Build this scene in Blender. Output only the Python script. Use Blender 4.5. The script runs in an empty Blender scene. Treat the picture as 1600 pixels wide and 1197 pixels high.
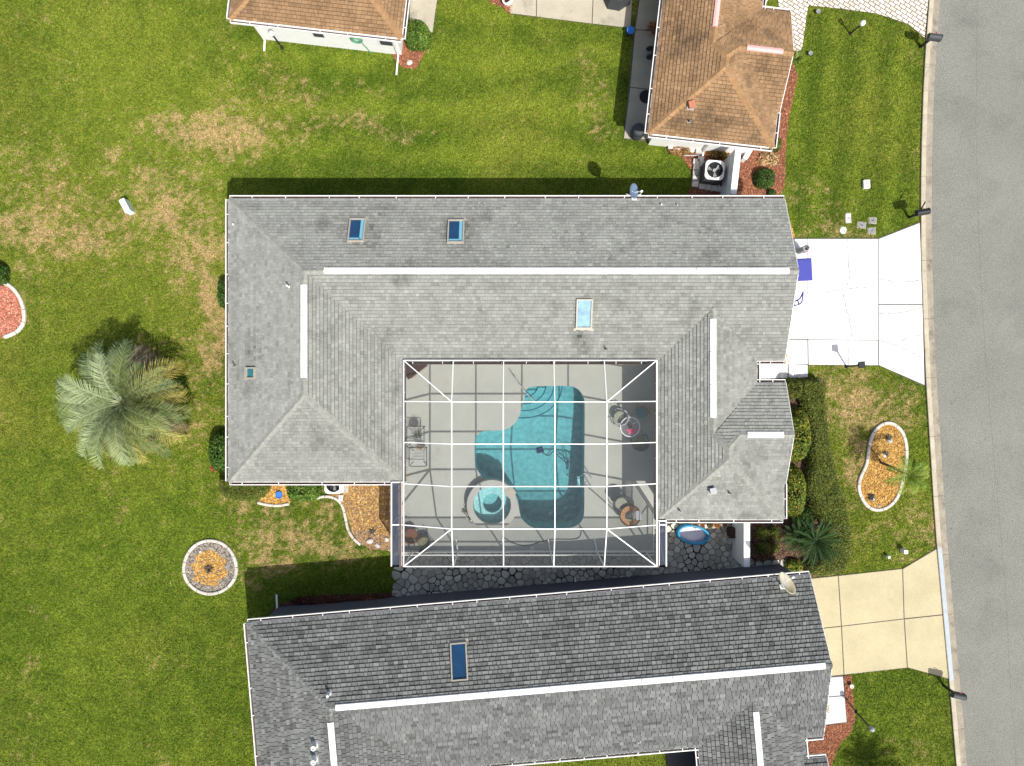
import bpy, bmesh, math, random
import numpy as np
from mathutils import Vector, Matrix
random.seed(7)
rng = np.random.default_rng(7)
scene = bpy.context.scene
col = scene.collection
R = math.radians

# ------------------------------------------------------------------ camera
F, H, CX, CY = 1111.0, 32.2, 800.0, 598.5      # focal length in photo pixels, flying height in m
cam_d = bpy.data.cameras.new('camera')
cam_d.sensor_fit = 'HORIZONTAL'; cam_d.sensor_width = 36.0; cam_d.lens = 36.0 * F / 1600.0
cam_d.clip_start = 0.5; cam_d.clip_end = 2000
cam = bpy.data.objects.new('camera', cam_d); col.objects.link(cam)
cam.location = (0, 0, H); cam.rotation_euler = (0, 0, 0)
scene.camera = cam

# ------------------------------------------------------------------ sky, sun, exposure
SUN = Vector((0.37, -0.57, 1.0)).normalized()
world = bpy.data.worlds.new('World'); scene.world = world; world.use_nodes = True
wn = world.node_tree.nodes; wl = world.node_tree.links
sky = wn.new('ShaderNodeTexSky'); sky.sky_type = 'NISHITA'; sky.sun_disc = False; sky.dust_density = 3.5; sky.air_density = 1.0; sky.ozone_density = 1.0
sky.sun_elevation = math.asin(SUN.z); sky.sun_rotation = math.atan2(SUN.x, SUN.y)
wn['Background'].inputs['Strength'].default_value = 0.12
wl.new(sky.outputs[0], wn['Background'].inputs['Color'])
sun_d = bpy.data.lights.new('sun', 'SUN'); sun_d.energy = 4.4; sun_d.angle = R(0.5); sun_d.color = (1.0, 0.965, 0.90)
sun = bpy.data.objects.new('sun', sun_d); col.objects.link(sun)
sun.location = (20, -30, 60); sun.rotation_euler = SUN.to_track_quat('Z', 'Y').to_euler()
vs = scene.view_settings
vs.view_transform = 'Standard'; vs.look = 'None'; vs.gamma = 1.0; vs.use_curve_mapping = False
vs.exposure = 0.38

# ------------------------------------------------------------------ helpers
def SC(z): return (H - z) / F
def P(px, py, z=0.0):
    s = SC(z); return Vector(((px - CX) * s, (CY - py) * s, z))
def PX(pts, z=0.0): return [P(a, b, z) for a, b in pts]
def XY(pts, z=0.0): return [tuple(P(a, b, z)[:2]) for a, b in pts]

def hash2(ix, iy, s):
    n = (ix.astype(np.int64) * 374761393 + iy.astype(np.int64) * 668265263 + s * 974634777) & 0x7fffffff
    n = ((n ^ (n >> 13)) * 1274126177) & 0x7fffffff
    return ((n ^ (n >> 16)) & 0xffff) / 65535.0
def vnoise(x, y, s=0):
    ix = np.floor(x); iy = np.floor(y); fx = x - ix; fy = y - iy
    fx = fx * fx * (3 - 2 * fx); fy = fy * fy * (3 - 2 * fy)
    a = hash2(ix, iy, s); b = hash2(ix + 1, iy, s); c = hash2(ix, iy + 1, s); d = hash2(ix + 1, iy + 1, s)
    return (a * (1 - fx) + b * fx) * (1 - fy) + (c * (1 - fx) + d * fx) * fy
def fbm(x, y, s=0, o=4):
    r = 0; a = 0.5; t = 0
    for k in range(o):
        r = r + a * vnoise(x * 2 ** k + 17.3 * k, y * 2 ** k - 9.1 * k, s + k); t += a; a *= 0.55
    return r / t
def inpoly(x, y, poly):
    c = np.zeros(x.shape, bool); n = len(poly); j = n - 1
    for i in range(n):
        xi, yi = poly[i][:2]; xj, yj = poly[j][:2]
        if yi != yj:
            c ^= ((yi > y) != (yj > y)) & (x < (xj - xi) * (y - yi) / (yj - yi) + xi)
        j = i
    return c
def smooth_loop(pts, n=4, closed=True):
    """Catmull-Rom through the points"""
    out = []; m = len(pts)
    for i in range(m if closed else m - 1):
        g = lambda k: Vector(pts[k % m]) if closed else Vector(pts[max(0, min(m - 1, k))])
        p0, p1, p2, p3 = g(i - 1), g(i), g(i + 1), g(i + 2)
        for k in range(n):
            t = k / n
            out.append(0.5 * ((2 * p1) + (p2 - p0) * t + (2 * p0 - 5 * p1 + 4 * p2 - p3) * t * t + (3 * p1 - p0 - 3 * p2 + p3) * t ** 3))
    if not closed: out.append(Vector(pts[-1]))
    return out

class MB:
    def __init__(s): s.v = []; s.f = []; s.m = []; s.t = []
    def add(s, vs_, fs, m=0, t=0.5):
        o = len(s.v); s.v += [tuple(q) for q in vs_]
        for f in fs: s.f.append([i + o for i in f]); s.m.append(m); s.t.append(t)
        return s
    def poly(s, pts, m=0, t=0.5): return s.add(pts, [list(range(len(pts)))], m, t)
    def box(s, c, size, rz=0.0, m=0, t=0.5, M=None, taper=1.0):
        x, y, z = size[0] / 2, size[1] / 2, size[2] / 2
        vv = [Vector((a * x * (taper if e < 0 else 1), b * y * (taper if e < 0 else 1), e * z)) for e in (-1, 1) for b in (-1, 1) for a in (-1, 1)]
        Q = M if M is not None else Matrix.Rotation(rz, 4, 'Z')
        vv = [Vector(c) + (Q @ q) for q in vv]
        return s.add(vv, [(0, 2, 3, 1), (4, 5, 7, 6), (0, 1, 5, 4), (2, 6, 7, 3), (0, 4, 6, 2), (1, 3, 7, 5)], m, t)
    def prism(s, poly, z0, z1, m=0, t=0.5, bottom=True, top=True, inset=0.0):
        n = len(poly)
        if sum(poly[i - 1][0] * poly[i][1] - poly[i][0] * poly[i - 1][1] for i in range(n)) < 0: poly = poly[::-1]
        lo = [(q[0], q[1], z0) for q in poly]
        if inset:
            c = Vector((sum(q[0] for q in poly) / n, sum(q[1] for q in poly) / n))
            hi = []
            for q in poly:
                d = c - Vector(q[:2]); l = max(d.length, 1e-6); w = Vector(q[:2]) + d / l * min(inset, l * .5); hi.append((w.x, w.y, z1))
            mid = [(q[0], q[1], z1 - inset * .6) for q in poly]
            s.add(lo + mid, [(i, (i + 1) % n, n + (i + 1) % n, n + i) for i in range(n)], m, t)
            s.add(mid + hi, [(i, (i + 1) % n, n + (i + 1) % n, n + i) for i in range(n)], m, t)
        else:
            hi = [(q[0], q[1], z1) for q in poly]
            s.add(lo + hi, [(i, (i + 1) % n, n + (i + 1) % n, n + i) for i in range(n)], m, t)
        if top: s.poly(hi, m, t)
        if bottom: s.poly(lo[::-1], m, t)
        return s
    def bar(s, a, b, w, h, m=0, t=0.5, up=(0, 0, 1)):
        a, b = Vector(a), Vector(b); d = (b - a).normalized(); u = Vector(up)
        if abs(d.dot(u)) > 0.98: u = Vector((1, 0, 0))
        x = d.cross(u).normalized(); y = x.cross(d).normalized()
        vv = [q + x * i * w / 2 + y * j * h / 2 for q in (a, b) for i, j in ((-1, -1), (1, -1), (1, 1), (-1, 1))]
        return s.add(vv, [(3, 2, 1, 0), (4, 5, 6, 7), (0, 1, 5, 4), (1, 2, 6, 5), (2, 3, 7, 6), (3, 0, 4, 7)], m, t)
    def tube(s, pts, r, n=6, m=0, t=0.5, closed=False, cap=True):
        pts = [Vector(q) for q in pts]; k = len(pts); vv = []
        rr = r if isinstance(r, (list, tuple)) else [r] * k
        for i, q in enumerate(pts):
            if closed: d = pts[(i + 1) % k] - pts[i - 1]
            else: d = pts[min(k - 1, i + 1)] - pts[max(0, i - 1)]
            d.normalize(); u = Vector((0, 0, 1))
            if abs(d.z) > 0.95: u = Vector((1, 0, 0))
            x = d.cross(u).normalized(); y = x.cross(d)
            vv += [q + (x * math.cos(2 * math.pi * j / n) + y * math.sin(2 * math.pi * j / n)) * rr[i] for j in range(n)]
        fs = []
        for i in range(k if closed else k - 1):
            a = i * n; b = ((i + 1) % k) * n
            fs += [(a + j, a + (j + 1) % n, b + (j + 1) % n, b + j) for j in range(n)]
        if cap and not closed: fs += [list(range(n))[::-1], list(range((k - 1) * n, k * n))]
        return s.add(vv, fs, m, t)
    def lathe(s, prof, c=(0, 0, 0), n=20, m=0, t=0.5, sx=1.0, sy=1.0, M=None, cap=True):
        vv = []; k = len(prof); c = Vector(c)
        for r_, z in prof:
            for j in range(n):
                q = Vector((r_ * sx * math.cos(2 * math.pi * j / n), r_ * sy * math.sin(2 * math.pi * j / n), z))
                vv.append(c + (M @ q if M is not None else q))
        fs = [(i * n + j, i * n + (j + 1) % n, (i + 1) * n + (j + 1) % n, (i + 1) * n + j) for i in range(k - 1) for j in range(n)]
        if cap and prof[0][0] > 1e-4: fs.append(list(range(n))[::-1])
        if cap and prof[-1][0] > 1e-4: fs.append(list(range((k - 1) * n, k * n)))
        return s.add(vv, fs, m, t)
    def build(s, name, mats, parent=None, smooth=False, kind=None, label=None):
        me = bpy.data.meshes.new(name); me.from_pydata(s.v, [], s.f)
        if not isinstance(mats, (list, tuple)): mats = [mats]
        for q in mats: me.materials.append(q)
        if len(mats) > 1: me.polygons.foreach_set('material_index', s.m)
        at = me.attributes.new('tone', 'FLOAT', 'FACE'); at.data.foreach_set('value', s.t)
        if smooth: me.polygons.foreach_set('use_smooth', [True] * len(s.f))
        me.validate(); me.update()
        return link(name, me, parent, kind, label)

def link(name, me, parent=None, kind=None, label=None):
    o = bpy.data.objects.new(name, me); col.objects.link(o)
    if parent is not None:
        o.parent = parent; o.matrix_parent_inverse = PM[parent.name].inverted()
    PM[o.name] = Matrix.Identity(4)
    if kind: o['kind'] = kind
    if label: o['label'] = label
    return o
PM = {}      # world matrix of every object as built
def thing(name, label, cat, loc=(0, 0, 0), group=None):
    o = bpy.data.objects.new(name, None); col.objects.link(o)
    o.empty_display_size = 0.2; o.location = loc; PM[o.name] = Matrix.Translation(Vector(loc))
    return tag(o, label, cat, group)
def tag(o, label, cat, group=None):
    o['label'] = label; o['category'] = cat
    if group: o['group'] = group
    return o
def struct(name, mb, m, **k): return mb.build(name, m, kind='structure', **k)

def np_mesh(name, verts, faces, mats, parent=None, kind=None, colors=None, smooth=False, label=None, mi=None, domain='FACE'):
    """verts Nx3, faces MxK arrays; colors Mx3 per face -> attribute 'gc'"""
    me = bpy.data.meshes.new(name)
    nv, (nf, k) = len(verts), faces.shape
    me.vertices.add(nv); me.vertices.foreach_set('co', np.ascontiguousarray(verts, dtype=np.float32).ravel())
    me.loops.add(nf * k); me.loops.foreach_set('vertex_index', faces.astype(np.int32).ravel())
    me.polygons.add(nf); me.polygons.foreach_set('loop_start', np.arange(0, nf * k, k, dtype=np.int32))
    if not isinstance(mats, (list, tuple)): mats = [mats]
    for q in mats: me.materials.append(q)
    if mi is not None: me.polygons.foreach_set('material_index', mi.astype(np.int32))
    me.update(calc_edges=True)
    if colors is not None:
        at = me.attributes.new('gc', 'FLOAT_COLOR', domain)
        c4 = np.ones((len(colors), 4), np.float32); c4[:, :3] = colors; at.data.foreach_set('color', c4.ravel())
    if smooth: me.polygons.foreach_set('use_smooth', np.ones(nf, bool))
    return link(name, me, parent, kind, label)

# ------------------------------------------------------------------ materials
def mat(name, c, rough=0.7, var=0.0, scale=4.0, bump=0.0, bscale=60.0, tone=0.0, spec=0.3, metal=0.0, c2=None,
        detail=5.0, speck=0.0, sscale=80.0, attr=None, trans=0.0, alpha=None, stain=None):
    m = bpy.data.materials.new(name); m.use_nodes = True
    nt = m.node_tree; N = nt.nodes; L = nt.links; b = N['Principled BSDF']
    b.inputs['Roughness'].default_value = rough; b.inputs['Metallic'].default_value = metal
    b.inputs['Specular IOR Level'].default_value = spec
    geo = N.new('ShaderNodeNewGeometry')
    if attr:
        a = N.new('ShaderNodeAttribute'); a.attribute_name = attr; cur = a.outputs['Color']
    else:
        rgb = N.new('ShaderNodeRGB'); rgb.outputs[0].default_value = (*c, 1); cur = rgb.outputs[0]
    def noise(sc, det=5.0, rg=0.6):
        n = N.new('ShaderNodeTexNoise'); n.inputs['Scale'].default_value = sc; n.inputs['Detail'].default_value = det
        n.inputs['Roughness'].default_value = rg; L.new(geo.outputs['Position'], n.inputs['Vector']); return n.outputs['Fac']
    def mulby(fac, lo, hi, f0=0.3, f1=0.7, clamp=True):
        nonlocal cur
        r = N.new('ShaderNodeMapRange'); r.clamp = clamp; r.inputs[1].default_value = f0; r.inputs[2].default_value = f1
        r.inputs[3].default_value = lo; r.inputs[4].default_value = hi; L.new(fac, r.inputs[0])
        x = N.new('ShaderNodeVectorMath'); x.operation = 'SCALE'; L.new(cur, x.inputs[0]); L.new(r.outputs[0], x.inputs['Scale']); cur = x.outputs[0]
    if c2 is not None:
        x = N.new('ShaderNodeMix'); x.data_type = 'RGBA'; r = N.new('ShaderNodeMapRange')
        r.inputs[1].default_value = 0.42; r.inputs[2].default_value = 0.62; L.new(noise(scale * 0.6, detail), r.inputs[0])
        L.new(r.outputs[0], x.inputs[0]); L.new(cur, x.inputs[6]); x.inputs[7].default_value = (*c2, 1); cur = x.outputs[2]
    if stain is not None:     # (colour, scale, lo, hi) patches of dirt
        x = N.new('ShaderNodeMix'); x.data_type = 'RGBA'; r = N.new('ShaderNodeMapRange')
        r.inputs[1].default_value = stain[2]; r.inputs[2].default_value = stain[3]; L.new(noise(stain[1], 7, 0.68), r.inputs[0])
        L.new(r.outputs[0], x.inputs[0]); L.new(cur, x.inputs[6]); x.inputs[7].default_value = (*stain[0], 1); cur = x.outputs[2]
    if var: mulby(noise(scale, detail), 1 - var, 1 + var)
    if speck: mulby(noise(sscale, 2.0), 1 - speck, 1 + speck, 0.35, 0.65)
    if tone:
        a = N.new('ShaderNodeAttribute'); a.attribute_name = 'tone'; mulby(a.outputs['Fac'], 1 - tone, 1 + tone, 0.0, 1.0, False)
    L.new(cur, b.inputs['Base Color'])
    if bump:
        bp = N.new('ShaderNodeBump'); bp.inputs['Strength'].default_value = bump; bp.inputs['Distance'].default_value = 0.02
        L.new(noise(bscale, 4.0), bp.inputs['Height']); L.new(bp.outputs[0], b.inputs['Normal'])
    if trans:
        t = N.new('ShaderNodeBsdfTranslucent'); L.new(cur, t.inputs['Color']); x = N.new('ShaderNodeMixShader'); x.inputs[0].default_value = trans
        L.new(b.outputs[0], x.inputs[1]); L.new(t.outputs[0], x.inputs[2]); L.new(x.outputs[0], N['Material Output'].inputs[0])
    if alpha is not None:
        t = N.new('ShaderNodeBsdfTransparent'); x = N.new('ShaderNodeMixShader'); x.inputs[0].default_value = alpha
        L.new(t.outputs[0], x.inputs[1]); L.new(b.outputs[0], x.inputs[2]); L.new(x.outputs[0], N['Material Output'].inputs[0])
    return m

M = {}
M['white'] = mat('white_paint', (.80, .80, .78), .5, var=.04, scale=3, stain=((.5, .47, .42), 2.0, .66, .8))
M['trim'] = mat('white_trim', (.78, .77, .74), .45, var=.06, scale=5)
M['vent_white'] = mat('ridge_vent_white', (.72, .72, .71), .6, var=.06, scale=3, stain=((.42, .41, .38), 2.5, .60, .78))
M['vent_pink'] = mat('ridge_vent_pink', (.72, .38, .36), .6, var=.06, scale=3)
M['navy_wall'] = mat('slate_wall_paint', (.10, .105, .135), .7, var=.06, scale=2)
M['wall_cream'] = mat('stucco', (.72, .71, .68), .8, var=.05, scale=3, bump=.2, bscale=120)
M['grime'] = mat('gutter_grime', (.07, .045, .035), .9, var=.3, scale=6)
M['brown_metal'] = mat('bronze_gutter', (.09, .06, .05), .5, var=.15, scale=4)
M['shingle_grey'] = mat('shingle_grey', (.232, .238, .217), .95, tone=.22, var=.10, scale=.9, speck=.20, sscale=45, spec=.1, stain=((.135, .138, .125), .8, .54, .74), bump=.25, bscale=150)
M['shingle_dark'] = mat('shingle_charcoal', (.136, .141, .135), .95, tone=.42, var=.10, scale=1.2, speck=.20, sscale=45, spec=.1, bump=.25, bscale=150)
M['shingle_brown'] = mat('shingle_brown', (.260, .163, .088), .95, tone=.22, var=.20, scale=.8, speck=.18, sscale=45, spec=.1, stain=((.13, .088, .052), .9, .50, .70), bump=.25, bscale=150)
M['under_grey'] = mat('underlay_grey', (.06, .06, .058), .95)
M['under_brown'] = mat('underlay_brown', (.085, .05, .025), .95)
M['cap_grey'] = mat('cap_grey', (.245, .248, .222), .95, var=.22, scale=5, speck=.15, spec=.1)
M['cap_dark'] = mat('cap_charcoal', (.17, .175, .165), .95, var=.45, scale=5, speck=.15, spec=.1)
M['cap_brown'] = mat('cap_brown', (.295, .178, .088), .95, var=.22, scale=4, speck=.15, spec=.1)
M['asphalt'] = mat('asphalt', (.186, .187, .162), .92, var=.10, scale=.30, speck=.36, sscale=30, spec=.2, bump=.5, bscale=60, stain=((.145, .145, .132), .45, .52, .78))
M['kerb'] = mat('kerb_concrete', (.40, .355, .265), .85, var=.14, scale=1.5, speck=.12, sscale=25, stain=((.19, .165, .13), 1.3, .56, .75))
M['kerb_gutter'] = mat('kerb_gutter', (.27, .24, .185), .9, var=.2, scale=2.0, speck=.15, sscale=25, stain=((.13, .115, .095), 1.6, .52, .72))
M['kerb_blue'] = mat('kerb_pale_paint', (.33, .375, .41), .6, var=.12, scale=3)
M['drive_white'] = mat('drive_white', (.66, .66, .65), .75, var=.06, scale=.8, speck=.07, sscale=14, stain=((.40, .42, .40), 1.6, .60, .80), bump=.2, bscale=40)
M['drive_beige'] = mat('drive_beige', (.42, .365, .225), .8, var=.09, scale=.7, speck=.05, sscale=14, stain=((.36, .31, .21), .9, .58, .8))
M['patio_conc'] = mat('patio_concrete', (.36, .33, .26), .85, var=.10, scale=1.1, speck=.06, sscale=20, stain=((.15, .14, .11), .8, .56, .78))
M['walk_grey'] = mat('walk_grey', (.46, .48, .50), .8, var=.05, scale=1.1)
M['joint'] = mat('joint_dark', (.10, .09, .075), .95, var=.2, scale=5)
M['crack'] = mat('crack_grey', (.20, .19, .18), .95, var=.3, scale=8)
M['paver'] = mat('paver_cream', (.60, .54, .46), .8, tone=.16, var=.05, scale=3)
M['paver_joint'] = mat('paver_joint', (.10, .07, .055), .95, var=.3, scale=6)
M['deck'] = mat('deck_coating', (.350, .362, .325), .85, var=.06, scale=.9, speck=.05, sscale=20, stain=((.30, .285, .235), .8, .58, .8))
M['stone'] = mat('flagstone', (.46, .45, .38), .85, tone=.30, var=.16, scale=4, bump=.3, bscale=25)
M['stone_joint'] = mat('flagstone_joint', (.30, .285, .23), .95, c2=(.018, .018, .016), scale=1.3, var=.3)
M['block'] = mat('block', (.52, .50, .46), .85, tone=.2, var=.12, scale=6)
M['edging'] = mat('edging_concrete', (.50, .46, .40), .85, tone=.12, var=.15, scale=5, stain=((.22, .20, .17), 3.0, .58, .78))
M['soil'] = mat('soil', (.055, .038, .026), .95, var=.3, scale=6)
M['leafc'] = mat('leaf', (1, 1, 1), .55, attr='gc', spec=.25, trans=.22)
M['grassb'] = mat('grass_blade', (1, 1, 1), .7, attr='gc', spec=.12, trans=.25)
M['chips'] = mat('bed_chips', (1, 1, 1), .9, attr='gc', spec=.1)
M['bark'] = mat('bark', (.13, .095, .065), .95, var=.3, scale=8, bump=.6, bscale=20)
M['black'] = mat('black_metal', (.018, .018, .02), .45, var=.1, scale=6)
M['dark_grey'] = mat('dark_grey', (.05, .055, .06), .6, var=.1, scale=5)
M['grey'] = mat('grey_metal', (.33, .34, .35), .45, var=.08, scale=5)
M['steel'] = mat('steel', (.55, .56, .57), .25, metal=.8)
M['lead'] = mat('lead_flashing', (.25, .25, .24), .7)
M['frame_white'] = mat('cage_aluminium', (.78, .78, .77), .4, var=.03, scale=2)
M['blue_bin'] = mat('blue_plastic', (.055, .062, .30), .45, var=.05, scale=4)
M['blue'] = mat('blue_paint', (.03, .16, .55), .5, var=.05, scale=4)
M['blue_dark'] = mat('blue_dark', (.02, .03, .13), .5)
M['glass_blue'] = mat('skylight_glass', (.012, .05, .115), .08, spec=.8, var=.2, scale=3)
M['glass_pale'] = mat('skylight_glass_pale', (.15, .29, .40), .12, spec=.8, var=.35, scale=2.6)
M['shaft'] = mat('skylight_shaft', (.16, .40, .50), .6)
M['teal_glass'] = mat('teal_glass', (.03, .14, .16), .15, spec=.6, var=.3, scale=5)
M['sky_frame'] = mat('skylight_frame', (.36, .33, .27), .5, var=.1, scale=6)
M['brown_box'] = mat('dark_brown', (.045, .022, .018), .7, var=.2, scale=6)
M['wicker'] = mat('wicker', (.20, .085, .045), .7, var=.25, scale=20, bump=.4, bscale=90)
M['wood'] = mat('teak', (.34, .165, .055), .6, var=.2, scale=6)
M['cushion'] = mat('cushion', (.25, .26, .20), .9, var=.15, scale=8)
M['terracotta'] = mat('terracotta', (.42, .16, .09), .8, var=.15, scale=8)
M['gold_dish'] = mat('dish_cream', (.62, .53, .33), .5, c2=(.72, .70, .62), scale=3)
M['pink'] = mat('flower_pink', (.80, .10, .24), .7, var=.25, scale=20)
M['clear'] = mat('table_glass', (.5, .55, .55), .05, spec=.7, alpha=.09)
M['screen'] = mat('insect_screen', (.11, .12, .12), .8, spec=.1, alpha=.20)
M['screen_side'] = mat('insect_screen_side', (.05, .06, .085), .8, spec=.1, alpha=.82)
M['screen_wall'] = mat('insect_screen_wall', (.04, .05, .065), .8, spec=.1, alpha=.5)
M['pool_plaster'] = mat('pool_plaster', (.25, .435, .445), .8, var=.07, scale=1.0, speck=.14, sscale=5)
M['pool_line'] = mat('pool_step_edge', (.03, .13, .22), .7)
M['pool_tile'] = mat('waterline_tile', (.10, .32, .40), .4, var=.2, scale=8)
M['spa_bench'] = mat('spa_plaster', (.42, .60, .61), .8, var=.25, scale=14, detail=3)
M['spa_well'] = mat('spa_well', (.22, .44, .46), .8, var=.2, scale=10, detail=3)
M['inflatable'] = mat('inflatable_blue', (.02, .24, .44), .35)
M['inflatable_floor'] = mat('inflatable_floor', (.62, .58, .66), .4, var=.1, scale=3)
M['lid'] = mat('meter_lid', (.22, .22, .23), .8, var=.2, scale=10)
M['mint'] = mat('mint_box', (.60, .72, .66), .6, var=.06, scale=6)
M['mint2'] = mat('mint_lid', (.42, .58, .50), .6)
M['rock'] = mat('rock', (.42, .40, .37), .9, tone=.3, var=.2, scale=9, bump=.5, bscale=20)
M['red_plast'] = mat('red_plastic', (.45, .03, .06), .5)
M['hose'] = mat('green_hose', (.10, .28, .17), .5)
M['dry'] = mat('dry_leaf', (.36, .23, .08), .8, var=.3, scale=9)

# pool water: tinted clear sheet that mirrors the sky by Fresnel; its ripples are real waves in the sheet
def water_mat(name, tint):
    m = bpy.data.materials.new(name); m.use_nodes = True; nt = m.node_tree; N = nt.nodes; L = nt.links; N.remove(N['Principled BSDF'])
    t = N.new('ShaderNodeBsdfTransparent'); t.inputs[0].default_value = (*tint, 1); g = N.new('ShaderNodeBsdfGlossy'); g.inputs['Roughness'].default_value = 0.02
    fr = N.new('ShaderNodeFresnel'); fr.inputs[0].default_value = 1.33; x = N.new('ShaderNodeMixShader')
    L.new(fr.outputs[0], x.inputs[0]); L.new(t.outputs[0], x.inputs[1]); L.new(g.outputs[0], x.inputs[2]); L.new(x.outputs[0], N['Material Output'].inputs[0]); return m
M['water'] = water_mat('pool_water', (.56, .84, .87)); M['spa_water'] = water_mat('spa_water', (.74, .93, .94))

# ================================================================== GROUND
KL = [(-60, 1457), (0, 1450.6), (75, 1445), (150, 1441), (230, 1438.5), (300, 1437.5), (400, 1438), (500, 1441.5), (600, 1445.7), (700, 1452), (780, 1457), (855, 1462.5), (1000, 1475.5), (1080, 1483), (1197, 1493), (1260, 1499)]
def kerb_l(py):
    return float(np.interp(py, [a for a, b in KL], [b for a, b in KL]))
def kerb_pt(py, off):     # off in m to the road side, on the ground
    a = P(kerb_l(py), py); b = P(kerb_l(py + 4), py + 4); d = (b - a).normalized(); n = Vector((-d.y, d.x, 0))
    if n.x < 0: n = -n
    return a + n * off
KW = 0.53
drive_main = [(1236, 372), (1372, 372), (1437, 347), (1445, 604), (1372, 571), (1226, 570)]
drive_south = [(1240, 906), (1410, 888), (1462.5, 856), (1484, 1062), (1418, 1043), (1270, 1060)]
walk_entry = [(1176, 568), (1262, 570), (1262, 590), (1176, 592)]
walk_south = [(1272, 1059), (1317, 1055), (1323, 1128), (1275, 1135)]
pave_drive = [(1200, -40), (1461, -40), (1450, 3), (1446, 62), (1440, 50), (1415, 35), (1370, 22), (1310, 15), (1262, 10), (1253, 78), (1215, 82), (1212, -40)]
pave_drive = [(1212, -40), (1453, -40), (1449, 5), (1444, 60), (1418, 38), (1370, 22), (1312, 14), (1262, 9), (1252, 80), (1222, 82)]
patio_north = [(792, -40), (797, 22), (985, 45), (992, -40)]
walk_north = [(1004, -40), (990, 50), (974, 217), (1012, 222), (1060, 222), (1062, -40)]
path_nw = [(652, -40), (690, -40), (682, 12), (676, 52), (655, 48), (640, 40), (640, -40)]
deck_rect = [(-5.05, 1.5), (6.45, 1.5), (6.45, -7.62), (-5.05, -7.62)]
stone_poly = [(626, 861), (1026, 861), (1026, 812), (1162, 812), (1162, 880), (1225, 880), (1225, 905), (900, 935), (622, 955), (622, 861)]
BEDS = {}   # name -> (polygon px, palette, density, height)
ring_c = (329, 886)
circ = lambda c, r, n=28: [(c[0] + r * math.cos(2 * math.pi * i / n), c[1] + r * math.sin(2 * math.pi * i / n)) for i in range(n)]
kidney = [(1380, 662), (1394, 662), (1408, 674), (1415, 695), (1415, 720), (1410, 748), (1402, 775), (1388, 791), (1370, 797), (1353, 789), (1342, 768), (1343, 748), (1353, 726), (1356, 705), (1360, 685), (1368, 671)]
kidney_s = [(q.x, q.y) for q in smooth_loop([(a, b, 0) for a, b in kidney], 3)]
bed_left = [(-30, 432), (2, 440), (18, 448), (31, 464), (38, 484), (38, 503), (28, 518), (8, 527), (-30, 528)]
BEDS['orange_bed_ac'] = ([(1012, 215), (1022, 224), (1048, 233), (1066, 247), (1080, 266), (1083, 285), (1074, 305), (1060, 345), (1222, 345), (1215, 312), (1226, 290), (1227, 235), (1232, 185), (1246, 120), (1238, 98), (1180, 98), (1150, 215)], 'red', 1.0)
BEDS['gold_strip'] = ([(1215, 330), (1231, 338), (1236, 352), (1242, 372), (1215, 372)], 'gold', 1.0)
BEDS['gold_strip_b'] = ([(1210, 515), (1233, 520), (1233, 570), (1210, 570)], 'gold', 1.0)
BEDS['gold_bed_cage'] = ([(505, 700), (640, 700), (640, 862), (600, 860), (580, 858), (562, 848), (551, 832), (545, 812), (540, 796), (531, 782), (515, 776)], 'gold2', 1.0)
BEDS['gold_bed_wedge'] = ([(420, 740), (446, 740), (453, 787), (428, 790), (404, 785), (415, 770)], 'gold', 1.0)
BEDS['ring_bed'] = (circ(ring_c, 38), 'ring', 1.0)
BEDS['kidney_bed'] = (kidney_s, 'gold', 1.1)
BEDS['red_bed'] = (bed_left, 'pink', 1.0)
BEDS['red_bed_south'] = ([(1318, 1056), (1330, 1055), (1332, 1085), (1336, 1125), (1328, 1145), (1310, 1165), (1298, 1197), (1295, 1240), (1240, 1240), (1240, 1136), (1275, 1136), (1323, 1128)], 'red', 1.0)
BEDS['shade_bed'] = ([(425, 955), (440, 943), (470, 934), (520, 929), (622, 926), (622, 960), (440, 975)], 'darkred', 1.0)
BEDS['hedge_bed'] = ([(1150, 592), (1262, 590), (1288, 592), (1290, 660), (1300, 740), (1318, 800), (1324, 850), (1316, 893), (1262, 903), (1225, 906), (1225, 880), (1160, 880), (1160, 800)], 'dark', 0.9)
BEDS['corner_bed'] = ([(606, 60), (640, 40), (672, 52), (668, 75), (658, 92), (650, 108), (630, 106), (616, 92)], 'red', .8)
BEDS['top_bed'] = ([(760, -30), (765, 4), (785, 12), (800, 24), (800, -30)], 'red', 1.0)

BUILT = [drive_main, drive_south, walk_entry, walk_south, pave_drive, patio_north, walk_north, path_nw, stone_poly] + [v[0] for v in BEDS.values()]
BUILT = [XY(p) for p in BUILT] + [deck_rect]

DRY = [(320, 205, 110, 36, .95), (255, 330, 75, 80, .75), (60, 350, 95, 70, .75), (120, 385, 75, 45, .85), (328, 480, 26, 130, .95), (300, 400, 50, 60, .7), (60, 300, 50, 60, .6),
       (922, 180, 24, 50, .6), (180, 250, 30, 30, .6), (395, 770, 70, 40, .6), (420, 805, 60, 25, .7), (490, 845, 95, 32, .85), (440, 878, 60, 22, .8), (505, 805, 25, 45, .7),
       (1330, 640, 62, 58, .9), (1402, 625, 42, 62, .75), (1325, 715, 36, 70, .9), (1442, 830, 26, 60, .6), (1400, 850, 60, 22, .55), (1285, 340, 45, 32, .65), (1340, 357, 42, 14, .7),
       (290, 560, 26, 60, .5), (310, 640, 40, 60, .45), (45, 1048, 22, 22, .5), (560, 195, 140, 14, .45), (470, 150, 120, 30, .35), (20, 230, 50, 40, .4), (220, 690, 60, 40, .45), (400, 905, 40, 14, .5), (1300, 585, 50, 12, .8), (1340, 780, 30, 40, .5), (1310, 870, 20, 30, .6)]
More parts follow.
